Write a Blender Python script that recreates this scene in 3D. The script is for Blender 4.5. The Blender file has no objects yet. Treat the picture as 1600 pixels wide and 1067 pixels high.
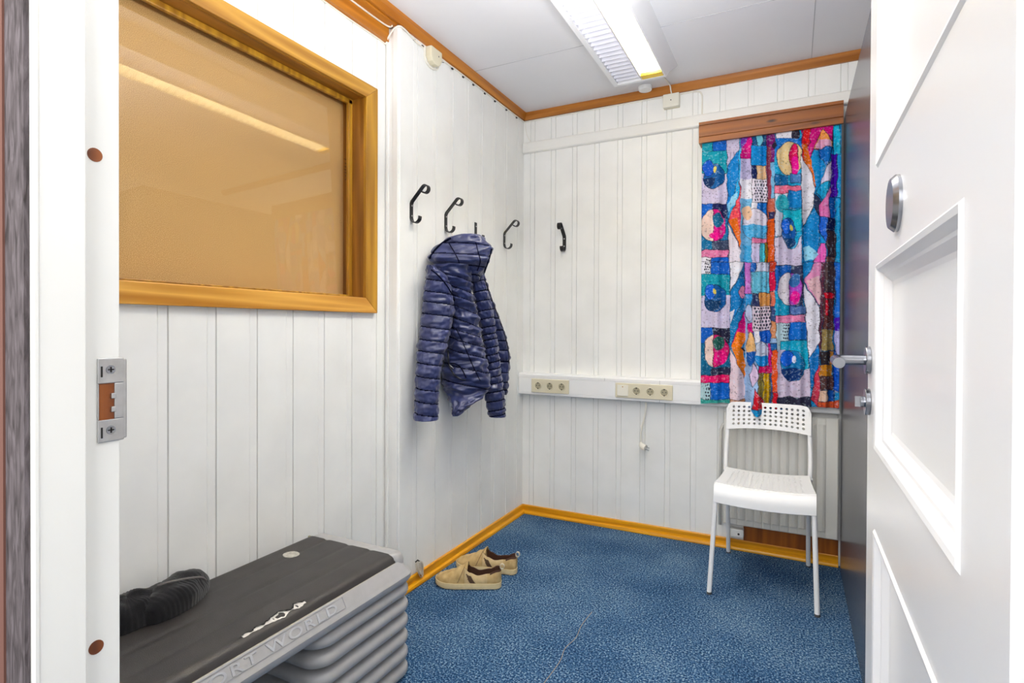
import bpy, bmesh, math, random
import numpy as np
from mathutils import Vector, Matrix, noise
from mathutils.bvhtree import BVHTree
random.seed(7)
PI = math.pi
COL = bpy.context.scene.collection

# ------------------------------------------------------------------ camera
F, YAW, PITCH, ROLL, SY, CH = 865.98, .4691, .0077, .004, -15.29, 1.1175
fw = Vector((-math.sin(YAW)*math.cos(PITCH), math.cos(YAW)*math.cos(PITCH), -math.sin(PITCH)))
r0 = Vector((math.cos(YAW), math.sin(YAW), 0)); u0 = r0.cross(fw)
RT = r0*math.cos(ROLL)+u0*math.sin(ROLL); UP = -r0*math.sin(ROLL)+u0*math.cos(ROLL)
cd = bpy.data.cameras.new('camera'); cam = bpy.data.objects.new('camera', cd); COL.objects.link(cam)
cd.sensor_width = 36; cd.lens = F/1600*36; cd.shift_y = SY/1600; cd.clip_start = .02
m = Matrix.Identity(4)
for i in range(3):
    m[i][0] = RT[i]; m[i][1] = UP[i]; m[i][2] = -fw[i]
m.translation = (0, 0, CH); cam.matrix_world = m
bpy.context.scene.camera = cam
CO = Vector((0, 0, CH))

def ray(px, py):
    return fw+RT*((px-800)/F)-UP*((py-533.5-SY)/F)
def at(px, py, ax, val):
    """the point of a wall plane (axis, value) seen at a pixel of the survey photograph"""
    d = ray(px, py); return CO+d*((val-CO[ax])/d[ax])

# ------------------------------------------------------------------ materials
def srgb(c):
    return tuple(((v/255)/12.92 if v/255 <= .04045 else ((v/255+.055)/1.055)**2.4) for v in c)+(1,)
class Mt:
    def __init__(s, name):
        s.m = bpy.data.materials.new(name); s.m.use_nodes = True
        s.t = s.m.node_tree; s.b = s.t.nodes['Principled BSDF']
    def n(s, typ, **kw):
        nd = s.t.nodes.new(typ)
        for k, v in kw.items():
            if k in nd.inputs: nd.inputs[k].default_value = v
            else: setattr(nd, k, v)
        return nd
    def l(s, a, b): s.t.links.new(a, b)
    def set(s, **kw):
        for k, v in kw.items(): s.b.inputs[k.replace('_', ' ')].default_value = v
        return s
    def coords(s, sc=(1, 1, 1)):
        tc = s.n('ShaderNodeTexCoord'); mp = s.n('ShaderNodeMapping'); mp.inputs['Scale'].default_value = sc
        s.l(tc.outputs['Object'], mp.inputs['Vector']); return mp.outputs['Vector']
    def ramp(s, fac, stops):
        r = s.n('ShaderNodeValToRGB'); e = r.color_ramp.elements
        while len(e) < len(stops): e.new(.5)
        for q, (p, c) in zip(e, stops): q.position = p; q.color = srgb(c)
        s.l(fac, r.inputs['Fac']); return r.outputs['Color']
    def bump(s, fac, strength, dist=.001):
        b = s.n('ShaderNodeBump'); b.inputs['Strength'].default_value = strength; b.inputs['Distance'].default_value = dist
        s.l(fac, b.inputs['Height']); s.l(b.outputs['Normal'], s.b.inputs['Normal'])

def plain(name, c, rough=.5, metal=0, var=0, scale=20, bump=0, bscale=200, spec=None, bdist=.001):
    M = Mt(name); M.set(Base_Color=srgb(c), Roughness=rough, Metallic=metal)
    if spec is not None: M.b.inputs['Specular IOR Level'].default_value = spec
    v = M.coords()
    if var:
        nz = M.n('ShaderNodeTexNoise', Scale=scale, Detail=5.0)
        M.l(v, nz.inputs['Vector'])
        M.l(M.ramp(nz.outputs['Fac'], [(.3, [max(0, k-var) for k in c]), (.7, [min(255, k+var) for k in c])]), M.b.inputs['Base Color'])
    if bump:
        nb = M.n('ShaderNodeTexNoise', Scale=bscale, Detail=3.0); M.l(v, nb.inputs['Vector'])
        M.bump(nb.outputs['Fac'], bump, bdist)
    return M.m

def wood(name, dark, light, axis, rough=.35, scale=1.0, knots=True):
    M = Mt(name); M.set(Roughness=rough)
    sc = [55*scale]*3; sc[axis] = 2.2*scale
    v = M.coords(tuple(sc))
    nz = M.n('ShaderNodeTexNoise', Scale=1.0, Detail=4.0, Roughness=.6); M.l(v, nz.inputs['Vector'])
    sc2 = [26*scale]*3; sc2[axis] = 1.3*scale
    v2 = M.coords(tuple(sc2))
    n2 = M.n('ShaderNodeTexNoise', Scale=.6, Detail=1.0); M.l(v2, n2.inputs['Vector'])
    mu = M.n('ShaderNodeMath', operation='MULTIPLY'); mu.inputs[1].default_value = 9.0; M.l(n2.outputs['Fac'], mu.inputs[0])
    fr = M.n('ShaderNodeMath', operation='PINGPONG'); fr.inputs[1].default_value = 1.0; M.l(mu.outputs[0], fr.inputs[0])
    mx = M.n('ShaderNodeMix'); mx.inputs[0].default_value = .45
    M.l(fr.outputs[0], mx.inputs[2]); M.l(nz.outputs['Fac'], mx.inputs[3])
    mid = [(a+b)/2 for a, b in zip(dark, light)]
    col = M.ramp(mx.outputs[0], [(.12, dark), (.42, mid), (.8, light)])
    if knots:
        sk = [9, 9, 9]; sk[axis] = 3.2
        v3 = M.coords(tuple(sk)); vo = M.n('ShaderNodeTexVoronoi', Scale=1.0); M.l(v3, vo.inputs['Vector'])
        kr = M.n('ShaderNodeMapRange'); kr.inputs['From Min'].default_value = .04; kr.inputs['From Max'].default_value = .1
        M.l(vo.outputs['Distance'], kr.inputs['Value'])
        mm = M.n('ShaderNodeMix', data_type='RGBA'); M.l(kr.outputs[0], mm.inputs[0])
        mm.inputs[6].default_value = srgb([k*.5 for k in dark]); M.l(col, mm.inputs[7]); col = mm.outputs[2]
    M.l(col, M.b.inputs['Base Color']); M.bump(nz.outputs['Fac'], .15)
    return M.m

WALL = plain('white_wall_paint', (240, 240, 237), .45, var=4, scale=6, bump=.12, bscale=160)
TRIMW = plain('white_gloss_paint', (238, 237, 232), .32, var=3, scale=4, bump=.04, bscale=90)
DOORW = plain('white_door_lacquer', (240, 240, 241), .28)
CEIL = plain('ceiling_paint', (225, 225, 229), .32, var=2, scale=3, bump=.05, bscale=300)
PLASTIC = plain('white_plastic', (242, 242, 240), .4)
BEIGE = plain('beige_socket_plastic', (222, 214, 188), .4)
BLACKHOLE = plain('dark_recess', (30, 28, 26), .7)
BLACKM = plain('black_painted_iron', (22, 21, 22), .38)
STEEL = plain('brushed_steel', (190, 190, 190), .3, 1, var=8, scale=60)
STEELD = plain('door_chrome', (150, 152, 158), .22, 1)
OAK_Z = wood('stained_pine_upright', (140, 92, 18), (196, 146, 42), 2)
OAK_Y = wood('stained_pine_lengthwise', (150, 98, 22), (200, 150, 58), 1)
SILLY = wood('stained_pine_bottom_rail', (172, 110, 30), (228, 172, 80), 1)
CROWN_Y = wood('orange_pine_side', (160, 92, 16), (196, 124, 30), 1)
CROWN_X = wood('orange_pine_back', (146, 84, 18), (180, 112, 34), 0)
PELM = wood('pelmet_pine', (118, 62, 10), (156, 88, 18), 0)
BASE_Y = wood('yellow_pine_side', (196, 126, 2), (234, 166, 10), 1, knots=False)
BASE_X = wood('yellow_pine_back', (196, 126, 2), (238, 170, 12), 0)
BARE = wood('bare_orange_boards', (120, 62, 14), (176, 100, 28), 2)
HOLEW = wood('raw_wood_hole', (92, 40, 10), (146, 78, 24), 2, knots=False)

M = Mt('blue_needle_felt_carpet'); M.set(Roughness=.95); M.b.inputs['Specular IOR Level'].default_value = .15
v = M.coords(); a = M.n('ShaderNodeTexNoise', Scale=150.0, Detail=2.0, Roughness=.7); M.l(v, a.inputs['Vector'])
b = M.n('ShaderNodeTexNoise', Scale=3.0, Detail=3.0); M.l(v, b.inputs['Vector'])
mx = M.n('ShaderNodeMix'); mx.inputs[0].default_value = .16; M.l(a.outputs['Fac'], mx.inputs[2]); M.l(b.outputs['Fac'], mx.inputs[3])
M.l(M.ramp(mx.outputs[0], [(.36, (8, 28, 62)), (.45, (26, 60, 98)), (.53, (56, 96, 134)), (.63, (146, 168, 182))]), M.b.inputs['Base Color'])
M.bump(a.outputs['Fac'], .7, .003); CARPET = M.m

M = Mt('tan_fibreboard'); M.set(Roughness=.8); v = M.coords()
a = M.n('ShaderNodeTexNoise', Scale=620.0, Detail=2.0); M.l(v, a.inputs['Vector'])
M.l(M.ramp(a.outputs['Fac'], [(.32, (158, 116, 58)), (.5, (202, 160, 96)), (.68, (228, 192, 132))]), M.b.inputs['Base Color']); FIBRE = M.m

M = Mt('window_glass'); M.set(Roughness=0.0, IOR=1.52); M.b.inputs['Transmission Weight'].default_value = 1
M.b.inputs['Base Color'].default_value = (1, 1, 1, 1)
# thin pane: light passes straight through, reflection stays
tr = M.n('ShaderNodeBsdfTransparent'); gl = M.n('ShaderNodeBsdfGlossy', Roughness=0.02); lw = M.n('ShaderNodeLayerWeight', Blend=.5); pw = M.n('ShaderNodeMath', operation='POWER'); pw.inputs[1].default_value = 3.0; M.l(lw.outputs['Facing'], pw.inputs[0])
fr = M.n('ShaderNodeMath', operation='MULTIPLY_ADD'); fr.inputs[1].default_value = .75; fr.inputs[2].default_value = .05; M.l(pw.outputs[0], fr.inputs[0])
mxs = M.n('ShaderNodeMixShader'); M.l(fr.outputs[0], mxs.inputs[0]); M.l(tr.outputs[0], mxs.inputs[1]); M.l(gl.outputs[0], mxs.inputs[2])
M.l(mxs.outputs[0], M.t.nodes['Material Output'].inputs['Surface']); GLASS = M.m

def emis(name, c, s):
    M = Mt(name); M.set(Base_Color=srgb(c)); M.b.inputs['Emission Color'].default_value = srgb(c); M.b.inputs['Emission Strength'].default_value = s; return M.m
TUBE = emis('lit_fluorescent_tube', (255, 250, 236), 105)
LOUVY = plain('pale_yellow_louvre', (255, 246, 214), .4); SHIELD = plain('yellow_end_shield', (240, 200, 40), .4)  # lit half's louvre coloured paler and yellower than the unlit half's
REFL = plain('lamp_reflector', (250, 248, 240), .25, .6)
LOUV = plain('louvre_white', (228, 228, 236), .35)
DARKP = plain('dark_glossy_laminate', (88, 87, 94), .24, var=4, scale=2, bump=.03, bscale=600)
RUBBER = plain('black_rubber_mat', (50, 47, 46), .5, var=6, scale=14, bump=.35, bscale=500)
GREYP = plain('silver_grey_plastic', (166, 165, 165), .3, var=4, scale=30, bump=.12, bscale=500)
DIRTY = plain('dirty_foam_edge', (168, 160, 128), .8, var=22, scale=120)
FOAM = plain('white_torn_foam', (226, 222, 214), .8, var=12, scale=150)
KNIT = Mt('black_ribbed_knit'); KNIT.set(Base_Color=srgb((20, 20, 23)), Roughness=.95); KNIT.b.inputs['Sheen Weight'].default_value = .25
KNIT.b.inputs['Specular IOR Level'].default_value = .1
v = KNIT.coords(); a = KNIT.n('ShaderNodeTexNoise', Scale=500.0); KNIT.l(v, a.inputs['Vector']); KNIT.bump(a.outputs['Fac'], .5, .002); KNIT = KNIT.m
GREYL = plain('grey_cap_lining', (96, 92, 92), .9)
M = Mt('navy_quilted_nylon'); M.set(Roughness=.38); v = M.coords((1, 1, 1))
a = M.n('ShaderNodeTexNoise', Scale=9.0, Detail=3.0); M.l(v, a.inputs['Vector'])
M.l(M.ramp(a.outputs['Fac'], [(.3, (32, 39, 80)), (.7, (46, 55, 104))]), M.b.inputs['Base Color'])
v = M.coords((1, 1, .35)); b = M.n('ShaderNodeTexNoise', Scale=60.0, Detail=3.0, Distortion=1.2); M.l(v, b.inputs['Vector']); M.bump(b.outputs['Fac'], .3, .005)
M.b.inputs['Sheen Weight'].default_value = .12; NAVY = M.m
SEAM = plain('dark_navy_seam', (10, 13, 34), .95, spec=.05)
ZIP = plain('dark_zip', (26, 26, 34), .4)
SUEDE = plain('tan_suede', (190, 162, 112), .9, var=14, scale=40, bump=.3, bscale=400, spec=.1)
SUEDE2 = plain('light_tan_suede', (202, 178, 134), .9, var=10, scale=40, bump=.3, bscale=400, spec=.1)
SOLE = plain('cream_rubber_sole', (214, 196, 152), .6, var=6, scale=60)
BROWN = plain('brown_shoe_lining', (70, 40, 24), .75)
DBROWN = plain('dark_brown_elastic', (82, 58, 38), .7)
GREYWOOD = None
M = Mt('grey_weathered_board'); M.set(Roughness=.7); v = M.coords((60, 60, 9)); a = M.n('ShaderNodeTexNoise', Scale=3.0, Detail=6.0, Distortion=1.0); M.l(v, a.inputs['Vector'])
M.l(M.ramp(a.outputs['Fac'], [(.3, (52, 44, 44)), (.5, (88, 79, 81)), (.68, (112, 103, 106))]), M.b.inputs['Base Color']); GREYWOOD = M.m
HALLBROWN = plain('brown_hall_wall', (118, 78, 66), .7)
CORD = plain('white_cable', (232, 228, 216), .5)
CORD2 = plain('cream_cord', (216, 210, 196), .8)
CHAIRW = plain('white_chair_plastic', (246, 246, 246), .35)
CHAIRM = plain('white_chair_enamel', (240, 240, 240), .3)
RADM = plain('radiator_enamel', (224, 222, 214), .42)

# ------------------------------------------------------------------ mesh helpers
class MB:
    def __init__(s): s.bm = bmesh.new(); s.mi = 0
    def face(s, vs, mi=None):
        try:
            f = s.bm.faces.new(vs); f.material_index = s.mi if mi is None else mi; return f
        except ValueError: return None
    def box(s, x0, x1, y0, y1, z0, z1):
        v = [s.bm.verts.new((x, y, z)) for x in (x0, x1) for y in (y0, y1) for z in (z0, z1)]
        for q in ((0, 1, 3, 2), (4, 6, 7, 5), (0, 4, 5, 1), (2, 3, 7, 6), (0, 2, 6, 4), (1, 5, 7, 3)): s.face([v[i] for i in q])
        return s
    def frus(s, a, b):
        """a,b: four corner points of two loops"""
        A = [s.bm.verts.new(p) for p in a]; B = [s.bm.verts.new(p) for p in b]; n = len(A)
        s.face(A[::-1]); s.face(B)
        for i in range(n): s.face([A[i], A[(i+1) % n], B[(i+1) % n], B[i]])
        return s
    def prism(s, prof, o, u, w, d, L):
        o, u, w, d = map(Vector, (o, u, w, d))
        a = [o+u*p+w*q for p, q in prof]; return s.frus(a, [k+d*L for k in a])
    def tube(s, pts, r, n=10, caps=True, flat=None):
        pts = [Vector(p) for p in pts]; rs = r if isinstance(r, (list, tuple)) else [r]*len(pts)
        t0 = (pts[1]-pts[0]).normalized(); ref = Vector((0, 0, 1)) if abs(t0.z) < .9 else Vector((1, 0, 0))
        a = t0.cross(ref).normalized(); rings = []
        for i, p in enumerate(pts):
            t = (pts[min(i+1, len(pts)-1)]-pts[max(i-1, 0)]).normalized()
            a = (a-t*a.dot(t)).normalized(); b = t.cross(a)
            rings.append([s.bm.verts.new(p+(a*math.cos(2*PI*k/n)+b*math.sin(2*PI*k/n))*rs[i]) for k in range(n)])
        for A, B in zip(rings, rings[1:]):
            for k in range(n): s.face([A[k], A[(k+1) % n], B[(k+1) % n], B[k]])
        if caps: s.face(rings[0][::-1]); s.face(rings[-1])
        return s
    def ribbon(s, pts, wdir, w, t):
        """flat bar following pts, width w along wdir, thickness t"""
        pts = [Vector(p) for p in pts]; wd = Vector(wdir).normalized(); rings = []
        for i, p in enumerate(pts):
            tg = (pts[min(i+1, len(pts)-1)]-pts[max(i-1, 0)]).normalized(); nn = tg.cross(wd).normalized()
            rings.append([s.bm.verts.new(p+wd*(w/2*c)+nn*(t/2*e)) for c, e in ((-1, -1), (1, -1), (1, 1), (-1, 1))])
        for A, B in zip(rings, rings[1:]):
            for k in range(4): s.face([A[k], A[(k+1) % 4], B[(k+1) % 4], B[k]])
        s.face(rings[0][::-1]); s.face(rings[-1]); return s
    def grid(s, P, mi=None, closeu=False, closev=False, fmi=None):
        V = [[s.bm.verts.new(p) for p in row] for row in P]; R, C = len(V), len(V[0])
        for i in range(R if closeu else R-1):
            for j in range(C if closev else C-1):
                s.face([V[i][j], V[i][(j+1) % C], V[(i+1) % R][(j+1) % C], V[(i+1) % R][j]], fmi(i, j) if fmi else mi)
        return V
    def disc(s, c, ax, r, h, n=28):
        c = Vector(c); ax = Vector(ax).normalized(); return s.tube([c, c+ax*h], r, n)
    def build(s, name, mats, parent=None, smooth=False, bevel=0, seg=2, sub=0, solid=0, keepn=False):
        if not keepn: bmesh.ops.recalc_face_normals(s.bm, faces=s.bm.faces[:])
        me = bpy.data.meshes.new(name); s.bm.to_mesh(me); s.bm.free()
        for q in (mats if isinstance(mats, (list, tuple)) else [mats]): me.materials.append(q)
        o = bpy.data.objects.new(name, me); COL.objects.link(o)
        if smooth:
            me.polygons.foreach_set('use_smooth', [True]*len(me.polygons))
            if smooth == 'auto':
                me.set_sharp_from_angle(angle=math.radians(38))
        if solid:
            q = o.modifiers.new('s', 'SOLIDIFY'); q.thickness = solid; q.offset = 0
        if bevel:
            q = o.modifiers.new('b', 'BEVEL'); q.width = bevel; q.segments = seg; q.limit_method = 'ANGLE'; q.angle_limit = math.radians(40)
        if sub:
            q = o.modifiers.new('u', 'SUBSURF'); q.levels = sub; q.render_levels = sub
        if parent is not None:
            o.parent = parent
            # every mesh is modelled in room coordinates; keep it where it is
            M4 = parent.matrix_basis.copy() if parent.type == 'EMPTY' else Matrix.Identity(4)
            o.matrix_parent_inverse = M4.inverted()
        return o
def tag(o, label=None, cat=None, group=None, kind=None):
    for k, v in (('label', label), ('category', cat), ('group', group), ('kind', kind)):
        if v: o[k] = v
    return o
def thing(name, loc, label, cat, group=None):
    o = bpy.data.objects.new(name, None); o.empty_display_size = .05; COL.objects.link(o); o.matrix_basis = Matrix.Translation(Vector(loc))
    return tag(o, label, cat, group)
def struct(o): o['kind'] = 'structure'; return o
def box(name, mat, x0, x1, y0, y1, z0, z1, parent=None, bevel=0, **k): return MB().box(x0, x1, y0, y1, z0, z1).build(name, mat, parent, bevel=bevel, **k)
def dup(o, d=(0, 0, 0), label=None):
    r = o.copy(); COL.objects.link(r); r.matrix_basis = Matrix.Translation(Vector(d)) @ o.matrix_basis
    if label: r['label'] = label
    for ch in o.children:
        c = ch.copy(); COL.objects.link(c); c.parent = r; c.matrix_parent_inverse = ch.matrix_parent_inverse
        for g in ch.children:
            h = g.copy(); COL.objects.link(h); h.parent = c; h.matrix_parent_inverse = g.matrix_parent_inverse
    return r

XL, YB, XW = -1.455, 3.019, -1.52      # hook wall, back wall, window wall
H = 2.40; XR = .84; YF0, YF1 = .2724, .360

# ------------------------------------------------------------------ room shell
def panelling(mb, horiz, base, s0, s1, z0, z1, org, pitch, strip=.027, ndir=1, both=False):
    """tongue and groove boarding; horiz axis 0/1, base = plane value, ndir = side the room is on"""
    pr = [(s0, 0)]
    k0 = int(math.floor((s0-org)/pitch))-1
    for k in range(k0, k0+60):
        g = org+k*pitch; a = g-strip
        seq = [(a-.0040, 0), (a-.0012, -.0048 if not both else -.0065), (a+.0010, -.0022), (g-.0026, -.0016), (g-.0022, -.0075), (g+.0006, -.0075), (g+.0012, 0)]
        for p in seq:
            if s0+.0005 < p[0] < s1-.0005: pr.append(p)
    pr.append((s1, 0))
    rows = []
    for z in (z0, z1):
        rows.append([(base+ndir*d, s, z) if horiz == 1 else (s, base+ndir*d, z) for s, d in pr])
    mb.grid(rows)
# window opening in the left wall
WY0, WY1, WZ0, WZ1 = .47, 1.70, 1.225, 2.03
mb = MB()
for (a, b, c, d) in ((YF1, 1.86, 0, WZ0), (YF1, 1.86, WZ1, H), (YF1, WY0, WZ0, WZ1), (WY1, 1.86, WZ0, WZ1)):
    panelling(mb, 1, XW, a, b, c, d, .925, .1415)
mb.box(XW-.12, XW-.008, YF1, 1.86, 0, WZ0); mb.box(XW-.12, XW-.008, YF1, 1.86, WZ1, H); mb.box(XW-.12, XW-.008, YF1, WY0, WZ0, WZ1); mb.box(XW-.12, XW-.008, WY1, 1.86, WZ0, WZ1)
struct(mb.build('wall_left', WALL))
mb = MB(); panelling(mb, 1, XL, 1.838, YB+.01, 0, H, 1.96, .140)
mb.box(XW-.11, XL-.008, 1.85, YB+.01, 0, H)
struct(mb.build('wall_hooks', WALL))
mb = MB(); panelling(mb, 0, YB, XL-.01, XR, 0, H, -1.381, .1335, ndir=-1, both=True); mb.box(XL-.01, XR, YB+.008, YB+.1, 0, H)
struct(mb.build('wall_back', WALL))
mb = MB(); mb.box(XR, XR+.1, -1.6, YB+.1, 0, H); struct(mb.build('wall_right', WALL))
XJ, XH = -.67, .126
mb = MB(); mb.box(-2.2, XJ-.03, YF0, YF1, 0, H).box(XH+.03, XR, YF0, YF1, 0, H).box(XJ-.03, XH+.03, YF0, YF1, 2.06, H); struct(mb.build('wall_front', WALL))
struct(MB().box(-2.2, XR, -1.6, YB+.1, -.05, 0).build('floor', CARPET))
mb = MB().box(-2.2, XR, -1.6, YB+.1, H, H+.06)
cl = struct(mb.build('ceiling', CEIL))
SM = plain('joint_grey', (176, 176, 180), .7)  # plain grey for the joints between ceiling panels and trunking lengths
struct(MB().box(XL, XR, 2.398, 2.4, H-.0012, H+.001).box(.0685, .0705, YF1, YB, H-.0012, H+.001).build('trim_1', SM))
# corner post mouldings where the wall steps in
mb = MB()
mb.box(-1.478, -1.453, 1.820, 1.838, 0, 2.352); mb.box(-1.500, -1.478, 1.826, 1.84, 0, 2.352); mb.box(-1.508, -1.500, 1.818, 1.84, 0, 2.352); mb.box(XW, -1.508, 1.826, 1.84, 0, 2.352)
mb.tube([(-1.509, 1.822, 0), (-1.509, 1.822, 2.352)], .004, 8)
mb.box(XL-.002, XL+.006, 1.832, 1.846, 0, 2.352)
struct(mb.build('trim_2', WALL, bevel=.0025))
# crown boards
mb = MB(); mb.prism([(0, 0), (.012, 0), (.024, .02), (.026, .0405), (0, .0405)], (XL, YF1, H-.0405), (1, 0, 0), (0, 0, 1), (0, 1, 0), YB-YF1)
struct(mb.build('trim_3', CROWN_Y))
mb = MB(); mb.prism([(0, 0), (.012, 0), (.024, .02), (.026, .0405), (0, .0405)], (XL, YB, H-.0405), (0, -1, 0), (0, 0, 1), (1, 0, 0), XR-XL)
struct(mb.build('trim_4', CROWN_X))
mb = MB(); mb.box(XW, XW+.022, YF1, 1.822, 2.295, H-.002).box(XW+.022, XL-.001, YF1, 1.822, 2.352, H-.002)
struct(mb.build('trim_5', CROWN_Y, bevel=.002))
# skirting
sk = [(0, 0), (.024, 0), (.025, .006), (.022, .014), (.015, .018), (.0105, .019), (.0105, .046), (.008, .05), (0, .05)]
mb = MB(); mb.prism(sk, (XL, 1.60, 0), (1, 0, 0), (0, 0, 1), (0, 1, 0), YB-1.60)
struct(mb.build('baseboard_hooks', BASE_Y))
mb = MB(); mb.prism(sk, (XL, YB, 0), (0, -1, 0), (0, 0, 1), (1, 0, 0), .197-XL)
struct(mb.build('baseboard_back', BASE_X))
mb = MB(); mb.prism(sk, (XW, YF1, 0), (1, 0, 0), (0, 0, 1), (0, 1, 0), 1.818-YF1)
struct(mb.build('baseboard_left', BASE_Y))
struct(box('trim_6', BARE, -.215, .197, YB-.007, YB+.001, .05, .22))

# door frame
mb = MB()
mb.box(XJ-.04, XJ, .2755, .321, 0, 2.06)                 # stop side of the jamb
mb.box(XJ-.04, XJ-.012, .321, .360, 0, 2.06)            # rebate
mb.tube([(XJ-.003, .2770, 0), (XJ-.003, .2770, 2.06)], .0045, 10)
mb.box(XJ-.03, XH+.03, .272, .36, 2.03, 2.06)
jb = thing('door_1', (XJ, .32, 0), None, None); struct(jb)
mb.build('door_frame', TRIMW, jb, bevel=.0012)
mb = MB(); mb.box(XH, XH+.04, .272, .321, 0, 2.06).box(XH+.012, XH+.04, .321, .360, 0, 2.06)
mb.build('door_frame', TRIMW, jb, bevel=.0012)
xr = XJ-.012
for (px, py, rr) in ((148, 242, .0075), (150, 1011, .0075)):
    c = at(px, py, 0, xr); mb = MB(); mb.disc((xr-.001, c.y, c.z), (1, 0, 0), rr, .0016, 20); mb.build('screw_hole', HOLEW, jb)
# strike plate with its cut-out
p0 = at(150, 560, 0, xr); p1 = at(150, 693, 0, xr); y0, y1 = .3365, .3635; z1, z0 = p0.z, p1.z
sp = MB(); hz1, hz0 = at(153, 600, 0, xr).z, at(153, 657, 0, xr).z; hy1 = .3535
sp.box(xr, xr+.0022, y0, y1, hz1, z1).box(xr, xr+.0022, y0, y1, z0, hz0).box(xr, xr+.0022, hy1, y1, hz0, hz1).box(xr, xr+.0022, y0, y0+.0018, hz0, hz1)
sp.box(xr-.001, xr+.0022, y1-.001, y1+.003, z0+.002, z1-.002)
spo = sp.build('strike_plate', STEEL, jb, bevel=.0009)
mb = MB(); mb.box(xr-.001, xr+.0006, y0+.001, hy1+.001, hz0-.001, hz1+.001); mb.build('latch_recess', HOLEW, jb)
mb = MB()
for zz in (hz0+.011, hz0+.026): mb.box(xr, xr+.004, hy1-.004, hy1+.001, zz-.003, zz+.003)
mb.build('latch_tongue', STEEL, spo, bevel=.0006)
for zz in (z1-.013, z0+.013):
    mb = MB(); mb.disc((xr+.0018, .3495, zz), (1, 0, 0), .0048, .0012, 20); s_ = mb.build('screw', STEELD, spo)
    mb = MB(); mb.box(xr+.0028, xr+.0034, .3465, .3525, zz-.0007, zz+.0007).box(xr+.0028, xr+.0034, .3488, .3502, zz-.003, zz+.003); mb.build('screw_slot', BLACKHOLE, spo)
    mb = MB(); mb.box(xr+.002, xr+.0027, .3395, .3415, zz-.008, zz+.004); mb.build('adjusting_slot', BLACKHOLE, spo, bevel=.0005)
# hall side edge of the wall
struct(box('trim_7', GREYWOOD, -.710, XJ-.0015, .268, .2724, 0, 2.3))
struct(box('wall_hall', HALLBROWN, -2.2, -.710, .266, .2724, 0, H))

# ------------------------------------------------------------------ the open white door
XD = .118; DY0, DY1 = .433, 1.150
dr = thing('door_2', (XD+.02, DY0, 0), None, None); struct(dr)
def door_leaf():
    mb = MB(); T = .04; pans = [(.543, 1.045, .15, .80), (.543, 1.045, .925, 1.22), (.543, 1.045, 1.372, 1.90)]
    zs = [.008]+[v for p in pans for v in p[2:]]+[2.03]; ya, yb = pans[0][:2]
    mb.box(XD, XD+T, DY0, ya, .008, 2.03); mb.box(XD, XD+T, yb, DY1, .008, 2.03)
    for i in range(0, len(zs), 2): mb.box(XD, XD+T, ya, yb, zs[i], zs[i+1])
    for (a, b, c, d) in pans:
        prof = [(0, 0), (.004, -.003), (.010, -.0015), (.017, .007), (.021, .008), (.030, .0165), (.036, .018), (.042, .018)]
        loops = [[(XD+e, a+o, c+o), (XD+e, b-o, c+o), (XD+e, b-o, d-o), (XD+e, a+o, d-o)] for o, e in prof]
        V = mb.grid(loops, closev=True); mb.face(V[-1])
        V = [(XD+T-.006, p, q) for p, q in ((a, c), (b, c), (b, d), (a, d))]; mb.face([mb.bm.verts.new(p) for p in V])
    return mb.build('door_leaf', DOORW, dr)
door_leaf()
hz, kz = 1.064, .993; hy = 1.118
mb = MB(); mb.disc((XD, hy, hz), (-1, 0, 0), .0235, .008, 32); ro = mb.build('handle_rosette', STEELD, dr, smooth='auto', bevel=.001)
mb = MB(); pts = [(XD-.004, hy, hz), (XD-.038, hy, hz), (XD-.047, hy-.003, hz), (XD-.052, hy-.012, hz), (XD-.053, hy-.11, hz)]
mb.tube(pts, [.0085, .0085, .0085, .0085, .0085], 16); mb.build('lever', STEELD, ro, smooth='auto')
mb = MB(); mb.disc((XD, hy, kz), (-1, 0, 0), .0225, .008, 32); ko = mb.build('lock_rosette', STEELD, dr, smooth='auto', bevel=.001)
mb = MB(); mb.disc((XD-.008, hy, kz), (-1, 0, 0), .009, .006, 20).box(XD-.022, XD-.012, hy-.002, hy+.002, kz-.009, kz+.009); mb.build('lock_cylinder', STEELD, ko)
mb = MB(); c = (XD, .850, 1.277)
mb.tube([(XD, c[1], c[2]), (XD-.004, c[1], c[2]), (XD-.0095, c[1], c[2])], [.036, .036, .031], 40); mb.build('round_plate', STEELD, dr, smooth='auto')

# ------------------------------------------------------------------ interior window
wn = thing('window_1', (XW, 1.1, WZ0), None, None); struct(wn)
oy0, oy1, oz0, oz1 = .42, 1.758, 1.173, 2.078; ca = .018
iy1, iz0, iz1 = 1.690, 1.232, 2.022
def quadprism(mb, pts_yz, x0, x1):
    mb.frus([(x0, y, z) for y, z in pts_yz], [(x1, y, z) for y, z in pts_yz])
iy0 = oy0+.065
mb = MB(); quadprism(mb, [(oy1, oz0), (oy1, oz1), (iy1, iz1), (iy1, iz0)], XW-.002, XW+ca)
mb.build('casing_upright', OAK_Z, wn, bevel=.002)
mb = MB(); quadprism(mb, [(oy0, oz1), (oy1, oz1), (iy1, iz1), (iy0, iz1)], XW-.002, XW+ca); mb.build('casing_top', OAK_Y, wn, bevel=.002)
mb = MB(); quadprism(mb, [(oy0, oz0), (oy1, oz0), (iy1, iz0), (iy0, iz0)], XW-.002, XW+ca); mb.build('casing_bottom', SILLY, wn, bevel=.002)
mb = MB(); quadprism(mb, [(oy0, oz0), (oy0, oz1), (iy0, iz1), (iy0, iz0)], XW-.002, XW+ca); mb.build('casing_upright', OAK_Z, wn, bevel=.002)
XG = -1.585
LIN = wood('pine_reveal_upright', (112, 68, 14), (160, 106, 34), 2); LINY = wood('pine_reveal_top', (118, 72, 16), (172, 116, 40), 1)
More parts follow.
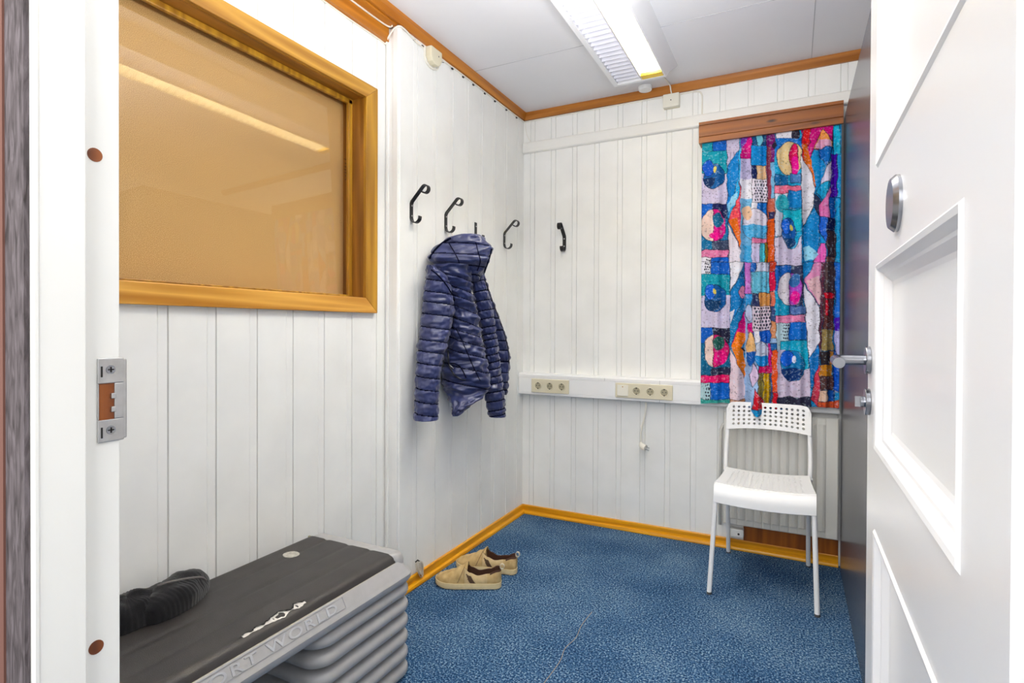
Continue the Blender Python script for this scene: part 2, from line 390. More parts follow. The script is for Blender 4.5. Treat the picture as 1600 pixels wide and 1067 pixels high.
mb = MB(); mb.box(XG-.04, XW+.004, iy1-.002, iy1+.012, iz0-.012, iz1+.012).box(XG-.04, XW+.004, iy0-.012, iy0+.002, iz0-.012, iz1+.012); mb.build('lining', LIN, wn)
mb = MB(); mb.box(XG-.04, XW+.004, iy0, iy1, iz1-.002, iz1+.012).box(XG-.04, XW+.004, iy0, iy1, iz0-.012, iz0+.002); mb.build('lining', LINY, wn)
mb = MB(); mb.box(XG, XG+.014, iy1-.024, iy1-.002, iz0, iz1).box(XG, XG+.014, iy0, iy0+.02, iz0, iz1).box(XG, XG+.014, iy0, iy1, iz1-.022, iz1-.002).box(XG, XG+.014, iy0, iy1, iz0+.002, iz0+.012)
mb.build('glazing_bead', OAK_Z, wn, bevel=.003)
# pane tilt added to shift the ceiling light's reflection in the glass
pa, pb = math.radians(.8), math.radians(2.2)
px_ = lambda y, z: -1.590-(math.tan(pa)*(y-1.65)+math.tan(pb)*(z-1.62))
mb = MB(); mb.grid([[(px_(y, z), y, z) for y in (iy0, iy1-.003)] for z in (iz0+.001, iz1-.001)]); mb.build('glass_pane', GLASS, wn)
mb = MB(); mb.box(XG-.050, XG-.036, iy0-.01, iy1+.01, iz0-.01, iz1+.01); mb.build('fibreboard_backing', FIBRE, wn)
mb = MB()
for k in range(7):
    z = 1.70+k*.013+random.uniform(-.003, .003); w = random.uniform(.004, .010)
    mb.box(XG-.0008+.004, XG-.0002+.004, 1.660-w, 1.664, z, z+.0016)
mb.build('black_scrawl', BLACKHOLE, wn)

# ------------------------------------------------------------------ ceiling lamp
lx0, lx1, ly1, lz = -.797, -.546, 2.685, 2.31; ly0 = 1.18; xm = -.656
lm = thing('ceiling_light', ((lx0+lx1)/2, 1.9, H), 'long white twin louvred fluorescent light on the ceiling, one side lit', 'ceiling light')
mb = MB()
A = [(lx0, ly0, lz), (lx1, ly0, lz), (lx1, ly1, lz), (lx0, ly1, lz)]; B = [(lx0-.03, ly0-.06, H), (lx1+.035, ly0-.06, H), (lx1+.035, ly1+.1, H), (lx0-.03, ly1+.1, H)]
Cc = [(lx0-.006, ly0-.01, lz+.028), (lx1+.012, ly0-.01, lz+.028), (lx1+.012, ly1+.016, lz+.028), (lx0-.006, ly1+.016, lz+.028)]
I = [(lx0+.022, ly0+.02, lz), (lx1-.006, ly0+.02, lz), (lx1-.006, ly1-.018, lz), (lx0+.022, ly1-.018, lz)]
J = [(x, y, lz+.062) for x, y, z in I]
V = mb.grid([J, I, A, Cc, B], closev=True); mb.face(V[0])
LAMPW = plain('lamp_housing_white', (238, 238, 240), .35)
mb.build('housing', LAMPW, lm)
y = ly0+.03
lou = MB(); lit = MB()
while y < ly1-.025:
    for mbx, a, b in ((lou, lx0+.023, xm-.003), (lit, xm+.003, lx1-.007)):
        mbx.box(a, b, y, y+.0012, lz+.002, lz+.030)
    y += .0375
lou.box(xm-.003, xm-.001, ly0+.02, ly1-.02, lz, lz+.05); lit.box(xm+.001, xm+.003, ly0+.02, ly1-.02, lz, lz+.05)
# curved reflectors
for mbx, a, b in ((lou, lx0+.023, xm-.003),):
    rows = []
    for yy in (ly0+.022, ly1-.02):
        rows.append([(a+(b-a)*k/12, yy, lz+.012+.045*math.sin(PI*k/12)) for k in range(13)])
    mbx.grid(rows)
lou.build('unlit_louvre', LOUV, lm)
lit.build('lit_louvre', LOUVY, lm)
mb = MB(); mb.box(xm+.004, lx1-.008, ly1-.062, ly1-.019, lz+.001, lz+.03); mb.build('end_shield', SHIELD, lm)
mb = MB(); mb.grid([[((xm+.004)+(lx1-xm-.012)*k/16, yy, lz+.004+.056*math.sin(PI*k/16)**.6) for k in range(17)] for yy in (ly0+.022, ly1-.062)]); mb.build('reflector', REFL, lm, smooth=True)
mb = MB(); mb.tube([((xm+lx1)/2, ly0+.04, lz+.045), ((xm+lx1)/2, ly1-.065, lz+.045)], .013, 14); mb.build('fluorescent_tube', TUBE, lm, smooth='auto')
c = at(1004, 128, 2, H); mb = MB(); mb.tube([(c.x, c.y+.06, H-.022), (c.x, c.y+.06, H)], [.034, .038], 32)
tag(mb.build('ceiling_rose', PLASTIC, bevel=.004), 'small round white cap on the ceiling behind the far end of the light', 'ceiling cap')

# ------------------------------------------------------------------ cable duct, junction boxes, cables
mb = MB(); n = 8
prof = [(0, 0)]+[(.026-.012*(1-math.sin(k/n*PI/2)), .012*(1-math.cos(k/n*PI/2))) for k in range(n+1)]+[(.026-.012*(1-math.cos(k/n*PI/2)), .064-.012*(1-math.sin(k/n*PI/2))) for k in range(n+1)]+[(0, .064)]
mb.prism(prof, (-1.452, YB+.002, 2.160), (0, -1, 0), (0, 0, 1), (1, 0, 0), XR-.003+1.452)
du = mb.build('cable_duct', TRIMW, smooth='auto'); tag(du, 'long white cable duct across the back wall above the curtain', 'cable duct')
box('end_opening', BLACKHOLE, -1.4528, -1.4518, YB-.022, YB-.004, 2.17, 2.214, du)

def junction(name, x0, x1, z0, z1, label):
    t = thing(name, ((x0+x1)/2, YB, z0), label, 'junction box')
    box('base', BEIGE, x0, x1, YB-.012, YB, z0, z1, t, bevel=.003); box('lid', plain('box_lid', (232, 228, 214), .4), x0-.001, x1+.001, YB-.036, YB-.0125, z0, z1, t, bevel=.004)
    MB().disc(((x0+x1)/2, YB-.0362, (z0+z1)/2), (0, -1, 0), .003, .001).build('screw', BLACKHOLE, t); return t
junction('junction_box', -.622, -.540, 2.282, 2.352, 'square cream junction box below the crown board, beside the light')
t = thing('junction_box', (XL, 2.06, 2.30), 'cream round-bottomed junction box high on the hook wall under the crown board', 'junction box')
mb = MB(); pf = [(-.045, .058), (-.045, .015), (-.032, -.004), (-.012, -.014), (.012, -.014), (.032, -.004), (.045, .015), (.045, .058)]
mb.frus([(XL, 2.06+a, 2.30+b) for a, b in pf], [(XL+.03, 2.06+a*.94, 2.30+b) for a, b in pf]); mb.build('cover', BEIGE, t, bevel=.004)
MB().disc((XL+.0295, 2.075, 2.33), (1, 0, 0), .003, .001).build('screw', BLACKHOLE, t)
def smoothpts(P, k=6):
    P = [Vector(p) for p in P]; out = []
    for i in range(len(P)-1):
        a, b, c, d = P[max(i-1, 0)], P[i], P[i+1], P[min(i+2, len(P)-1)]
        for j in range(k):
            t = j/k; out.append(.5*((2*b)+(c-a)*t+(2*a-5*b+4*c-d)*t*t+(3*b-a-3*c+d)*t**3))
    out.append(P[-1]); return out
def cable(pts, r, label, cat='cable', mat=CORD, k=6, name='cable'):
    return tag(MB().tube(smoothpts(pts, k), r, 8).build(name, mat, smooth=True), label, cat)
cable([(XW+.003, y, 2.2915+.0015*math.sin(y*19)) for y in (.5, .8, 1.1, 1.4, 1.6, 1.76, 1.808)]+[(XW+.010, 1.815, 2.29), (-1.495, 1.812, 2.31), (-1.47, 1.814, 2.338), (-1.449, 1.822, 2.350), (XL+.010, 1.85, 2.352), (XL+.004, 1.90, 2.350), (XL+.004, 1.95, 2.340), (XL+.004, 2.0, 2.336), (XL+.005, 2.006, 2.30), (XL+.005, 2.03, 2.278), (XL+.005, 2.07, 2.277), (XL+.005, 2.105, 2.295), (XL+.005, 2.12, 2.335), (XL+.004, 2.2, 2.351)]+[(XL+.004, y, 2.353) for y in (2.4, 2.6, 2.8, 2.98)]+[(XL+.007, YB-.006, 2.353), (XL+.03, YB-.003, 2.353), (-1.2, YB-.003, 2.353), (-.9, YB-.003, 2.353), (-.7, YB-.003, 2.353), (-.63, YB-.003, 2.35)], .0035, 'thin white cable clipped under the crown boards from the window to the light')
cable([(XW+.026, y, 2.349) for y in (.5, 1.0, 1.5)]+[(XW+.028, 1.78, 2.349), (XW+.05, 1.808, 2.350)], .0035, 'white cable running along the wooden boards above the interior window')
cable([(-.537, YB-.006, 2.35), (-.50, YB-.004, 2.352), (-.45, YB-.004, 2.348), (-.43, YB-.004, 2.33), (-.428, YB-.004, 2.28), (-.428, YB-.004, 2.226)], .0035, 'short white cable from the junction box bending down to the cable duct')
cable([(-.58, YB-.02, 2.35), (-.582, YB-.034, 2.37), (-.586, YB-.05, 2.394), (-.60, 2.86, 2.397), (-.61, 2.79, 2.396)], .0035, 'white cable from the light down to the junction box')
cable([(XL+.012, YB-.004, 2.345), (XL+.016, YB-.004, 2.30), (XL+.028, YB-.005, 2.26), (XL+.05, YB-.005, 2.228)], .0015, 'thin loose wire in the corner above the cable duct end')
for i, px in enumerate((645, 658, 690, 705, 722, 738, 756, 772, 790, 806)):
    yy = at(px, 100, 0, XL).y
    tag(MB().box(XL, XL+.006, yy, yy+.012, 2.342, 2.3475).build('cable_clip', BLACKM), 'dark cable clip under the crown board on the hook wall', 'cable clip', 'dark cable clips under the crown board')

# ------------------------------------------------------------------ trunking with sockets
tz0, tz1, ty = .723, .849, 2.957
tr_ = thing('cable_trunking', (-.6, YB, tz0), 'long white cable trunking at waist height along the back wall', 'cable trunking')
mb = MB(); prof = [(0, 0), (.056, 0), (.062, .004), (.062, .017), (.0585, .018), (.0585, .100), (.062, .101), (.062, .116), (.056, .126), (0, .126)]
TR = plain('trunking_pvc', (240, 240, 240), .4)
mb.prism(prof, (XL+.001, YB, tz0), (0, -1, 0), (0, 0, 1), (1, 0, 0), .197-XL-.003); mb.build('channel', TR, tr_, bevel=.001)
for a, b in ((XL+.004, -.845), (-.845, -.625), (-.625, .19)): box('lid', TR, a+.001, b-.001, YB-.0615, YB-.058, tz0+.0185, tz0+.0995, tr_, bevel=.001)
for x in (-.925, -.625): box('joint', SM, x, x+.0018, YB-.0628, YB-.05, tz0+.1015 if x < -.7 else tz0+.001, tz0+.117, tr_)
YS = YB-.0615
def sockets(x0, x1, ns, sw, label, name='socket_panel'):
    t = thing(name, ((x0+x1)/2, YS, .74), label, 'power socket'); z0, z1 = .7395, .8185
    nn = ns+sw; w = (x1-x0-.012)/nn
    box('face_plate', BEIGE, x0, x1, YS-.010, YS, z0, z1, t, bevel=.003)
    for k in range(nn):
        cx = x0+.006+w*(k+.5); cz = (z0+z1)/2
        if k < sw:
            box('switch', plain('switch_rocker', (238, 234, 220), .35), cx-w*.42, cx+w*.42, YS-.016, YS-.0095, cz-.03, cz+.03, t, bevel=.003); MB().disc((cx, YS-.016, cz+.02), (0, -1, 0), .003, .0006).build('indicator_lamp', plain('amber_dot', (190, 130, 40), .4), t); continue
        r = .0215
        mb = MB(); mb.grid([[(cx+rr*math.cos(2*PI*q/32), yy, cz+rr*math.sin(2*PI*q/32)) for q in range(32)] for rr, yy in ((r+.0015, YS-.0103), (r+.0008, YS-.0130), (r-.001, YS-.0130), (r-.0035, YS-.0104))], closev=True)
        s_ = mb.build('socket', BEIGE, t, smooth='auto')
        MB().disc((cx, YS-.0102, cz), (0, -1, 0), r-.002, .0006, 32).build('socket_well', plain('socket_shadow_plastic', (168, 160, 134), .6), s_)
        mb = MB()
        for q in (-1, 1): mb.disc((cx+q*.0085, YS-.0108, cz+.001), (0, -1, 0), .0026, .0006, 12)
        for q in (-1, 1): mb.box(cx-.003, cx+.003, YS-.0118, YS-.0106, cz+q*.016-.003, cz+q*.016+.003)
        mb.build('pin_hole', BLACKHOLE, s_)
    return t
sockets(-1.366, -1.132, 3, 0, 'cream three-outlet socket panel near the corner, without a switch')
sockets(-.862, -.556, 3, 1, 'cream panel with a switch and three outlets in the middle of the trunking')
# hanging plug
pl = thing('power_cord', (-.715, 2.985, .45), 'white power cord with unplugged plug hanging below the trunking', 'power cord')
mb = MB(); mb.tube(smoothpts([(-.705, 2.985, .727), (-.703, 2.984, .69), (-.712, 2.984, .63), (-.728, 2.985, .56), (-.729, 2.985, .49)]), .0042, 10); mb.build('cord', CORD, pl, smooth=True)
mb = MB(); mb.tube([(-.729, 2.985, .50), (-.727, 2.982, .487), (-.716, 2.978, .478), (-.700, 2.972, .474)], [.007, .013, .017, .016], 18); pg = mb.build('plug', CORD, pl, smooth='auto')
mb = MB()
for q in (-1, 1): mb.tube([(-.702, 2.972+q*.004, .474+q*.006), (-.680, 2.965+q*.004, .470+q*.006)], .0022, 8)
mb.build('plug_pin', STEEL, pg)

# ------------------------------------------------------------------ hooks
def arc(cx, cz, r, a0, a1, n=12): return [(cx+r*math.cos(math.radians(a0+(a1-a0)*k/n)), cz+r*math.sin(math.radians(a0+(a1-a0)*k/n))) for k in range(n+1)]
def hook(label, y=None, x=None, kind='full'):
    low = [(.0012, .085), (.0012, .030)]+arc(.0245, .026, .022, 180, 372, 12)[1:]
    if kind == 'full':
        path = arc(.074, .141, .017, -150, 130, 16)+[(.052, .143), (.006, .096)]+low
    else: path = [(.0012, .098)]+low
    if y is not None: pos = lambda u, h: (XL+u, y, 1.556+h); wd = (0, 1, 0); base = (XL, y, 1.556)
    else: pos = lambda u, h: (x, YB-u, 1.556+h); wd = (1, 0, 0); base = (x, YB, 1.556)
    t = thing('coat_hook', base, label, 'coat hook')
    MB().ribbon([pos(u, h) for u, h in path], wd, .021, .0038).build('bar', BLACKM, t)
    for h in (.035, .078):
        a = Vector(pos(.004, h)); b = Vector(pos(.0055, h)); mb = MB(); mb.tube([a, b], .0035, 10); mb.build('screw', STEEL, t)
    return t
hook('black iron coat hook nearest the interior window, empty', y=1.915)
hook('black iron coat hook holding the navy jacket', y=2.178)
hook('black coat hook half hidden behind the jacket hood, without an upper arm', y=2.452, kind='low')
hook('black iron coat hook right of the jacket, nearest the corner', y=2.768)
hook('black iron coat hook alone on the back wall', x=-1.190)

# ------------------------------------------------------------------ wardrobe
wd = thing('wardrobe', (.5, 2.6, 0), 'tall dark glossy wardrobe in the right corner behind the open door', 'wardrobe')
WX0, WX1, WY_0, WY_1, WZT = .203, .82, 1.98, 2.985, 2.085
mb = MB(); mb.box(WX0, WX0+.02, WY_0+.02, WY_1, 0, WZT).box(WX1-.02, WX1, WY_0+.02, WY_1, 0, WZT).box(WX0+.02, WX1-.02, WY_0+.02, WY_1, WZT-.02, WZT).box(WX0+.02, WX1-.02, WY_1-.01, WY_1, .05, WZT-.02).box(WX0+.02, WX1-.02, WY_0+.02, WY_1, .05, .07)
mb.build('body', DARKP, wd, bevel=.001)
for a, b, hx in ((WX0, .5105, .48), (.5125, WX1, .545)):
    d_ = box('door', DARKP, a, b, WY_0, WY_0+.019, .05, WZT, wd, bevel=.001)
    MB().tube([(hx, WY_0, .98), (hx, WY_0-.025, .98), (hx, WY_0-.025, 1.10), (hx, WY_0, 1.10)], .005, 10).build('handle', STEELD, d_)

# ------------------------------------------------------------------ radiator
rd = thing('radiator', (0, YB, .13), 'white ribbed panel radiator under the curtain behind the chair', 'radiator')
rx0, rx1, rz0, rz1, ry = -.308, .195, .135, .700, 2.967
mb = MB(); prof = []; x = rx0+.028; pr = [(rx0, .03), (rx0, .008), (rx0+.004, .002), (rx0+.022, .002)]
pitch = .0385
while x+pitch < rx1-.02:
    pr += [(x, .004), (x+.004, -.0005), (x+.012, -.0045), (x+pitch-.014, -.0045), (x+pitch-.005, -.0005), (x+pitch-.001, .004)]; x += pitch
pr += [(rx1-.006, .002), (rx1, .008), (rx1, .03)]
rows = []
for z, k in ((rz0, 1), (rz0+.004, .6), (rz0+.03, .5), (rz0+.034, 0), (rz1-.034, 0), (rz1-.03, .5), (rz1-.004, .6), (rz1, 1)):
    rows.append([(a, ry+(b if k == 0 else (max(b, .002) if k < 1 else max(b, .006))), z) for a, b in pr])
mb.grid(rows); mb.build('front_panel', RADM, rd)
mb = MB(); mb.box(rx0+.004, rx1-.004, ry+.012, ry+.034, rz0+.004, rz1-.004); mb.build('back_panel', RADM, rd, bevel=.004)
mb = MB(); mb.tube([(-.325, 2.99, .12), (-.325, 2.99, .60), (-.312, 2.99, .63), (-.30, 2.99, .64)], .0075, 12); mb.build('pipe', RADM, rd, smooth=True)
tag(box('wall_bracket_box', PLASTIC, -.278, -.212, YB-.045, YB-.002, .072, .112, bevel=.003), 'small white box on the skirting under the radiator left end', 'connection box')
bx = bpy.data.objects['wall_bracket_box']; bx.name = 'connection_box'
mb = MB(); mb.disc((-.235, YB-.0455, .09), (0, -1, 0), .005, .001); mb.build('screw', BLACKHOLE, bx)
for o in COL.objects:
    pass

# ------------------------------------------------------------------ pelmet and curtain
pm = thing('curtain_pelmet', (-.1, YB, 2.05), 'orange-brown wooden pelmet board over the patterned curtain', 'pelmet')
mb = MB(); prof = [(0, 0), (.014, 0), (.014, .028), (.010, .030), (.014, .032), (.014, .086), (.010, .088), (.014, .090), (.014, .104), (0, .104)]
mb.prism(prof, (-.428, 2.921, 2.044), (0, -1, 0), (0, 0, 1), (1, 0, 0), .197+.428); mb.build('front_board', PELM, pm, bevel=.0008)
mb = MB(); mb.box(-.428, -.414, 2.921, YB-.028, 2.044, 2.148).box(-.414, .197, 2.921, YB-.028, 2.134, 2.148); mb.build('end_board', PELM, pm)
# curtain pattern: flat dyed shapes on the cloth, listed in survey pixels and turned to cloth metres
YC = 2.925
def cl_(px, py): q = at(px, py, 1, YC); return (q.x, q.z)
A = lambda l: [(1080+x/4.6375, 190+y/4.6375) for x, y in l]      # upper half measurements
Bq = lambda l: [(1080+x/4.4458, 410+y/4.4458) for x, y in l]     # lower half measurements
TEAL, BLUE, SKY, NAVYC, BLK, LIL, PINK, MAG, ORG, YEL, WHT, BRN, RED, PUR, CRM, OCH = (32, 150, 170), (14, 92, 190), (60, 170, 226), (20, 30, 84), (24, 26, 44), (206, 196, 222), (226, 128, 170), (208, 20, 130), (226, 116, 50), (232, 206, 96), (234, 232, 242), (98, 60, 46), (196, 32, 44), (120, 70, 180), (232, 206, 196), (190, 140, 60)
SH = []
def poly(f, pts, c, ol=1): SH.append(('p', [cl_(*q) for q in f(pts)], c, ol))
def ell(f, cx, cy, rx, ry, c, ol=1, half=None):
    n = 28; a0, a1 = (0, 360) if half is None else half
    pts = [(cx+rx*math.cos(math.radians(a0+(a1-a0)*k/n)), cy+ry*math.sin(math.radians(a0+(a1-a0)*k/n))) for k in range(n+1)]
    poly(f, pts, c, ol)
def rect(f, x0, y0, x1, y1, c, ol=1): poly(f, [(x0, y0), (x1, y0), (x1, y1), (x0, y1)], c, ol)
# column one, upper
rect(A, 60, 100, 265, 600, LIL); rect(A, 60, 130, 155, 240, TEAL); rect(A, 155, 120, 262, 215, BLUE); rect(A, 60, 215, 260, 380, TEAL)
ell(A, 165, 400, 78, 92, (14, 84, 150)); ell(A, 125, 340, 42, 60, (40, 90, 200)); ell(A, 130, 410, 48, 78, (16, 40, 84), 0, (0, 180)); ell(A, 176, 350, 12, 18, YEL, 0)
rect(A, 60, 598, 158, 700, BLUE); rect(A, 158, 598, 265, 700, NAVYC); rect(A, 60, 700, 270, 930, (20, 110, 160))
rect(A, 155, 860, 268, 935, (60, 70, 96))
ell(A, 160, 755, 92, 118, CRM, 1, (90, 270)); ell(A, 160, 755, 92, 118, MAG, 1, (-90, 90)); ell(A, 195, 720, 40, 55, (30, 100, 140), 0); ell(A, 175, 830, 40, 26, (226, 30, 140), 0)
rect(A, 60, 932, 270, 985, PINK); rect(A, 60, 985, 148, 1067, WHT); rect(A, 148, 985, 275, 1067, BLUE)
for i in range(3):
    for j in range(3): ell(A, 112+i*14+(j % 2)*6, 1005+j*22, 5, 8, BLK, 0)
# column two, upper
rect(A, 260, 110, 360, 700, SKY, 0); poly(A, [(258, 100), (355, 90), (350, 200), (290, 310), (260, 330)], LIL); poly(A, [(345, 210), (350, 400), (262, 700), (262, 330)], (16, 128, 204))
poly(A, [(330, 510), (345, 580), (268, 660), (266, 600)], (150, 210, 238), 0)
poly(A, [(355, 430), (372, 700), (400, 950), (378, 970), (268, 715), (345, 560)], (232, 90, 100)); poly(A, [(272, 715), (330, 700), (370, 860), (375, 960)], ORG, 0); poly(A, [(352, 560), (374, 640), (376, 760), (350, 700)], (214, 30, 110), 0)
poly(A, [(268, 740), (378, 970), (375, 1067), (275, 1067)], (228, 220, 232))
# columns three and four, upper
rect(A, 360, 90, 610, 1067, (120, 180, 220), 0)
rect(A, 362, 100, 440, 275, MAG); poly(A, [(362, 100), (420, 100), (362, 200)], PUR, 0); rect(A, 362, 275, 440, 420, (196, 190, 226), 0); rect(A, 362, 420, 440, 560, WHT, 0)
rect(A, 440, 90, 548, 180, (30, 80, 130)); ell(A, 495, 120, 26, 60, (120, 200, 220)); rect(A, 436, 175, 552, 320, (24, 140, 214)); rect(A, 440, 320, 478, 420, NAVYC); rect(A, 476, 320, 545, 420, (226, 190, 150))
rect(A, 440, 420, 550, 590, (226, 218, 232))
for i in range(5):
    for j in range(7): ell(A, 462+i*19+(j % 2)*8, 440+j*22, 5, 8, (30, 34, 56), 0)
rect(A, 436, 592, 552, 680, (20, 110, 200)); rect(A, 436, 592, 476, 680, WHT, 0)
ell(A, 465, 750, 95, 115, (226, 220, 236), 1); ell(A, 465, 750, 93, 113, (90, 176, 226), 0, (0, 180)); ell(A, 405, 660, 36, 55, (238, 200, 170), 0)
rect(A, 440, 845, 556, 885, PINK); rect(A, 440, 885, 500, 1067, (206, 200, 236)); rect(A, 498, 885, 535, 1067, (90, 200, 220)); rect(A, 380, 900, 440, 1067, (80, 170, 220), 0)
rect(A, 545, 90, 610, 300, (120, 30, 110)); rect(A, 548, 180, 578, 560, (150, 70, 90), 0); rect(A, 548, 560, 606, 700, (200, 110, 90)); rect(A, 560, 660, 600, 710, (50, 50, 100)); rect(A, 552, 705, 606, 1067, (214, 90, 30)); rect(A, 536, 880, 556, 1067, (150, 130, 40))
# column five, upper
rect(A, 606, 60, 800, 1067, (40, 160, 206), 0); rect(A, 612, 60, 780, 125, WHT); rect(A, 735, 60, 785, 160, (40, 34, 50)); rect(A, 606, 125, 800, 260, (20, 110, 196), 0); poly(A, [(588, 180), (606, 145), (618, 180), (606, 210)], BLK)
ell(A, 715, 270, 95, 120, (226, 200, 150)); ell(A, 745, 270, 32, 108, (208, 40, 90)); ell(A, 752, 320, 28, 70, (226, 20, 150), 0); rect(A, 722, 380, 792, 450, (80, 130, 190))
rect(A, 606, 390, 700, 470, (20, 100, 160)); rect(A, 604, 470, 800, 525, (232, 120, 150)); rect(A, 606, 525, 700, 840, (210, 214, 232)); rect(A, 700, 505, 800, 630, (30, 130, 200)); ell(A, 660, 600, 50, 70, (60, 170, 190), 0)
rect(A, 665, 640, 800, 800, (30, 180, 204)); ell(A, 705, 810, 50, 110, (16, 84, 166)); ell(A, 690, 765, 32, 60, (40, 100, 210)); ell(A, 715, 850, 42, 66, (14, 60, 110), 0, (0, 180)); ell(A, 728, 775, 12, 22, YEL, 0)
poly(A, [(606, 850), (660, 840), (700, 925), (750, 915), (800, 830), (800, 1045), (606, 1045)], LIL)
rect(A, 606, 1045, 800, 1067, NAVYC)
# column six, upper
rect(A, 800, 30, 1080, 1067, (40, 150, 214), 0)
poly(A, [(800, 40), (1030, 20), (1030, 190), (890, 210), (860, 260), (800, 230)], (206, 40, 130)); poly(A, [(810, 60), (870, 40), (860, 150), (830, 260), (900, 480), (880, 490), (800, 250)], (222, 60, 60)); poly(A, [(800, 180), (840, 160), (900, 470), (870, 470)], ORG, 0)
poly(A, [(955, 50), (1030, 150), (1025, 190), (890, 205)], (238, 160, 90)); poly(A, [(930, 130), (1020, 140), (1020, 188), (900, 200)], (226, 170, 200), 0)
poly(A, [(920, 200), (1025, 190), (985, 330), (930, 260)], (20, 110, 196)); poly(A, [(795, 240), (870, 380), (895, 500), (885, 620), (808, 760), (798, 700)], WHT)
poly(A, [(985, 330), (1030, 240), (1035, 430), (940, 450)], (226, 214, 236)); poly(A, [(940, 450), (1000, 440), (960, 580), (905, 510)], (60, 170, 214))
poly(A, [(808, 760), (890, 620), (930, 700), (930, 860), (870, 1067), (808, 1067)], (14, 130, 200)); poly(A, [(900, 520), (955, 590), (920, 680), (890, 600)], (50, 60, 90))
poly(A, [(1010, 470), (1000, 700), (925, 690), (930, 610)], (226, 130, 190)); poly(A, [(925, 690), (1000, 700), (980, 880), (930, 800)], (60, 110, 210)); poly(A, [(870, 1067), (935, 880), (975, 890), (965, 1067)], (224, 110, 190))
poly(A, [(808, 920), (860, 900), (920, 960), (890, 1000), (820, 1010)], (150, 210, 236), 0)
rect(A, 1030, 20, 1080, 240, (60, 190, 226)); rect(A, 1008, 240, 1060, 550, (90, 40, 180)); rect(A, 1000, 550, 1056, 700, (40, 110, 200)); rect(A, 985, 700, 1046, 795, NAVYC); rect(A, 980, 795, 1044, 980, (70, 50, 58)); rect(A, 975, 980, 1044, 1067, (120, 80, 70)); rect(A, 1044, 560, 1080, 1067, (40, 160, 220))
# lower half
rect(Bq, 60, 0, 140, 90, WHT); rect(Bq, 140, 0, 270, 82, BLUE); rect(Bq, 60, 82, 270, 235, TEAL); rect(Bq, 60, 230, 270, 455, LIL, 0); ell(Bq, 170, 250, 78, 96, (14, 90, 160)); ell(Bq, 135, 205, 40, 55, (40, 100, 206)); ell(Bq, 150, 262, 58, 78, (16, 56, 100), 0, (0, 180)); ell(Bq, 170, 205, 12, 18, YEL, 0)
for i in range(3):
    for j in range(4): ell(Bq, 98+i*14+(j % 2)*6, 12+j*20, 5, 7, BLK, 0)
rect(Bq, 60, 455, 150, 560, BLUE); rect(Bq, 150, 455, 272, 560, (30, 30, 56)); rect(Bq, 60, 560, 275, 780, (24, 100, 140)); rect(Bq, 140, 730, 275, 785, (36, 40, 70))
ell(Bq, 155, 610, 62, 112, CRM, 1, (90, 270)); ell(Bq, 155, 610, 112, 112, (196, 16, 100), 1, (-90, 90)); ell(Bq, 195, 560, 40, 50, (30, 90, 80), 0); ell(Bq, 205, 660, 48, 50, (226, 16, 130), 0)
rect(Bq, 60, 782, 275, 832, (226, 50, 110)); rect(Bq, 60, 832, 136, 985, (180, 210, 216)); rect(Bq, 136, 832, 275, 950, (16, 100, 196)); rect(Bq, 60, 950, 275, 1010, (60, 160, 150))
for i in range(2):
    for j in range(5): ell(Bq, 102+i*18+(j % 2)*6, 850+j*24, 6, 8, BLK, 0)
rect(Bq, 272, 0, 372, 600, (20, 120, 180), 0); poly(Bq, [(272, 0), (370, 0), (350, 60), (275, 200)], WHT); poly(Bq, [(272, 210), (362, 60), (372, 220), (330, 340), (275, 420)], (16, 120, 190)); ell(Bq, 355, 210, 22, 45, (226, 150, 180)); poly(Bq, [(272, 350), (310, 330), (275, 430)], WHT, 0)
poly(Bq, [(370, 335), (395, 460), (345, 590), (415, 870), (370, 800), (280, 580), (330, 440)], (214, 40, 130)); poly(Bq, [(325, 480), (385, 500), (350, 590), (412, 860), (370, 820), (282, 582)], (236, 130, 50), 0); poly(Bq, [(345, 590), (378, 590), (385, 660)], BLK)
poly(Bq, [(272, 590), (410, 880), (370, 950), (272, 960)], (228, 206, 216)); rect(Bq, 272, 952, 400, 1012, (190, 130, 90)); poly(Bq, [(350, 1000), (420, 870), (450, 1010)], (70, 50, 44))
rect(Bq, 372, 0, 600, 1000, (150, 180, 220), 0); rect(Bq, 372, 0, 416, 220, (196, 120, 200)); rect(Bq, 376, 220, 424, 320, (60, 150, 214)); ell(Bq, 405, 350, 30, 60, (190, 200, 230)); poly(Bq, [(385, 420), (430, 420), (440, 480), (400, 500)], MAG)
rect(Bq, 416, 0, 452, 70, (40, 100, 190)); rect(Bq, 452, 0, 540, 70, (210, 214, 236)); rect(Bq, 424, 66, 545, 215, (110, 190, 220)); rect(Bq, 428, 215, 476, 305, (40, 46, 90)); rect(Bq, 476, 208, 548, 305, (206, 150, 90)); rect(Bq, 430, 305, 550, 475, (222, 206, 220))
for i in range(6):
    for j in range(7): ell(Bq, 446+i*18+(j % 2)*8, 322+j*22, 6, 8, (30, 34, 56), 0)
rect(Bq, 436, 476, 552, 560, (20, 90, 190)); rect(Bq, 440, 476, 480, 560, WHT, 0); ell(Bq, 490, 640, 52, 88, (196, 206, 226)); ell(Bq, 490, 650, 50, 76, (50, 140, 210), 0, (0, 180)); ell(Bq, 415, 600, 34, 120, (236, 190, 130)); ell(Bq, 415, 620, 32, 100, (20, 90, 180), 0, (0, 180))
poly(Bq, [(400, 780), (440, 700), (470, 760), (465, 830), (430, 860)], (224, 200, 230)); rect(Bq, 535, 560, 560, 770, MAG); rect(Bq, 470, 720, 570, 770, (206, 20, 100)); rect(Bq, 470, 768, 600, 1005, (130, 120, 60)); rect(Bq, 500, 768, 540, 980, (206, 170, 50)); rect(Bq, 548, 768, 562, 980, (50, 90, 160)); poly(Bq, [(450, 870), (500, 950), (520, 1010), (430, 1010)], RED)
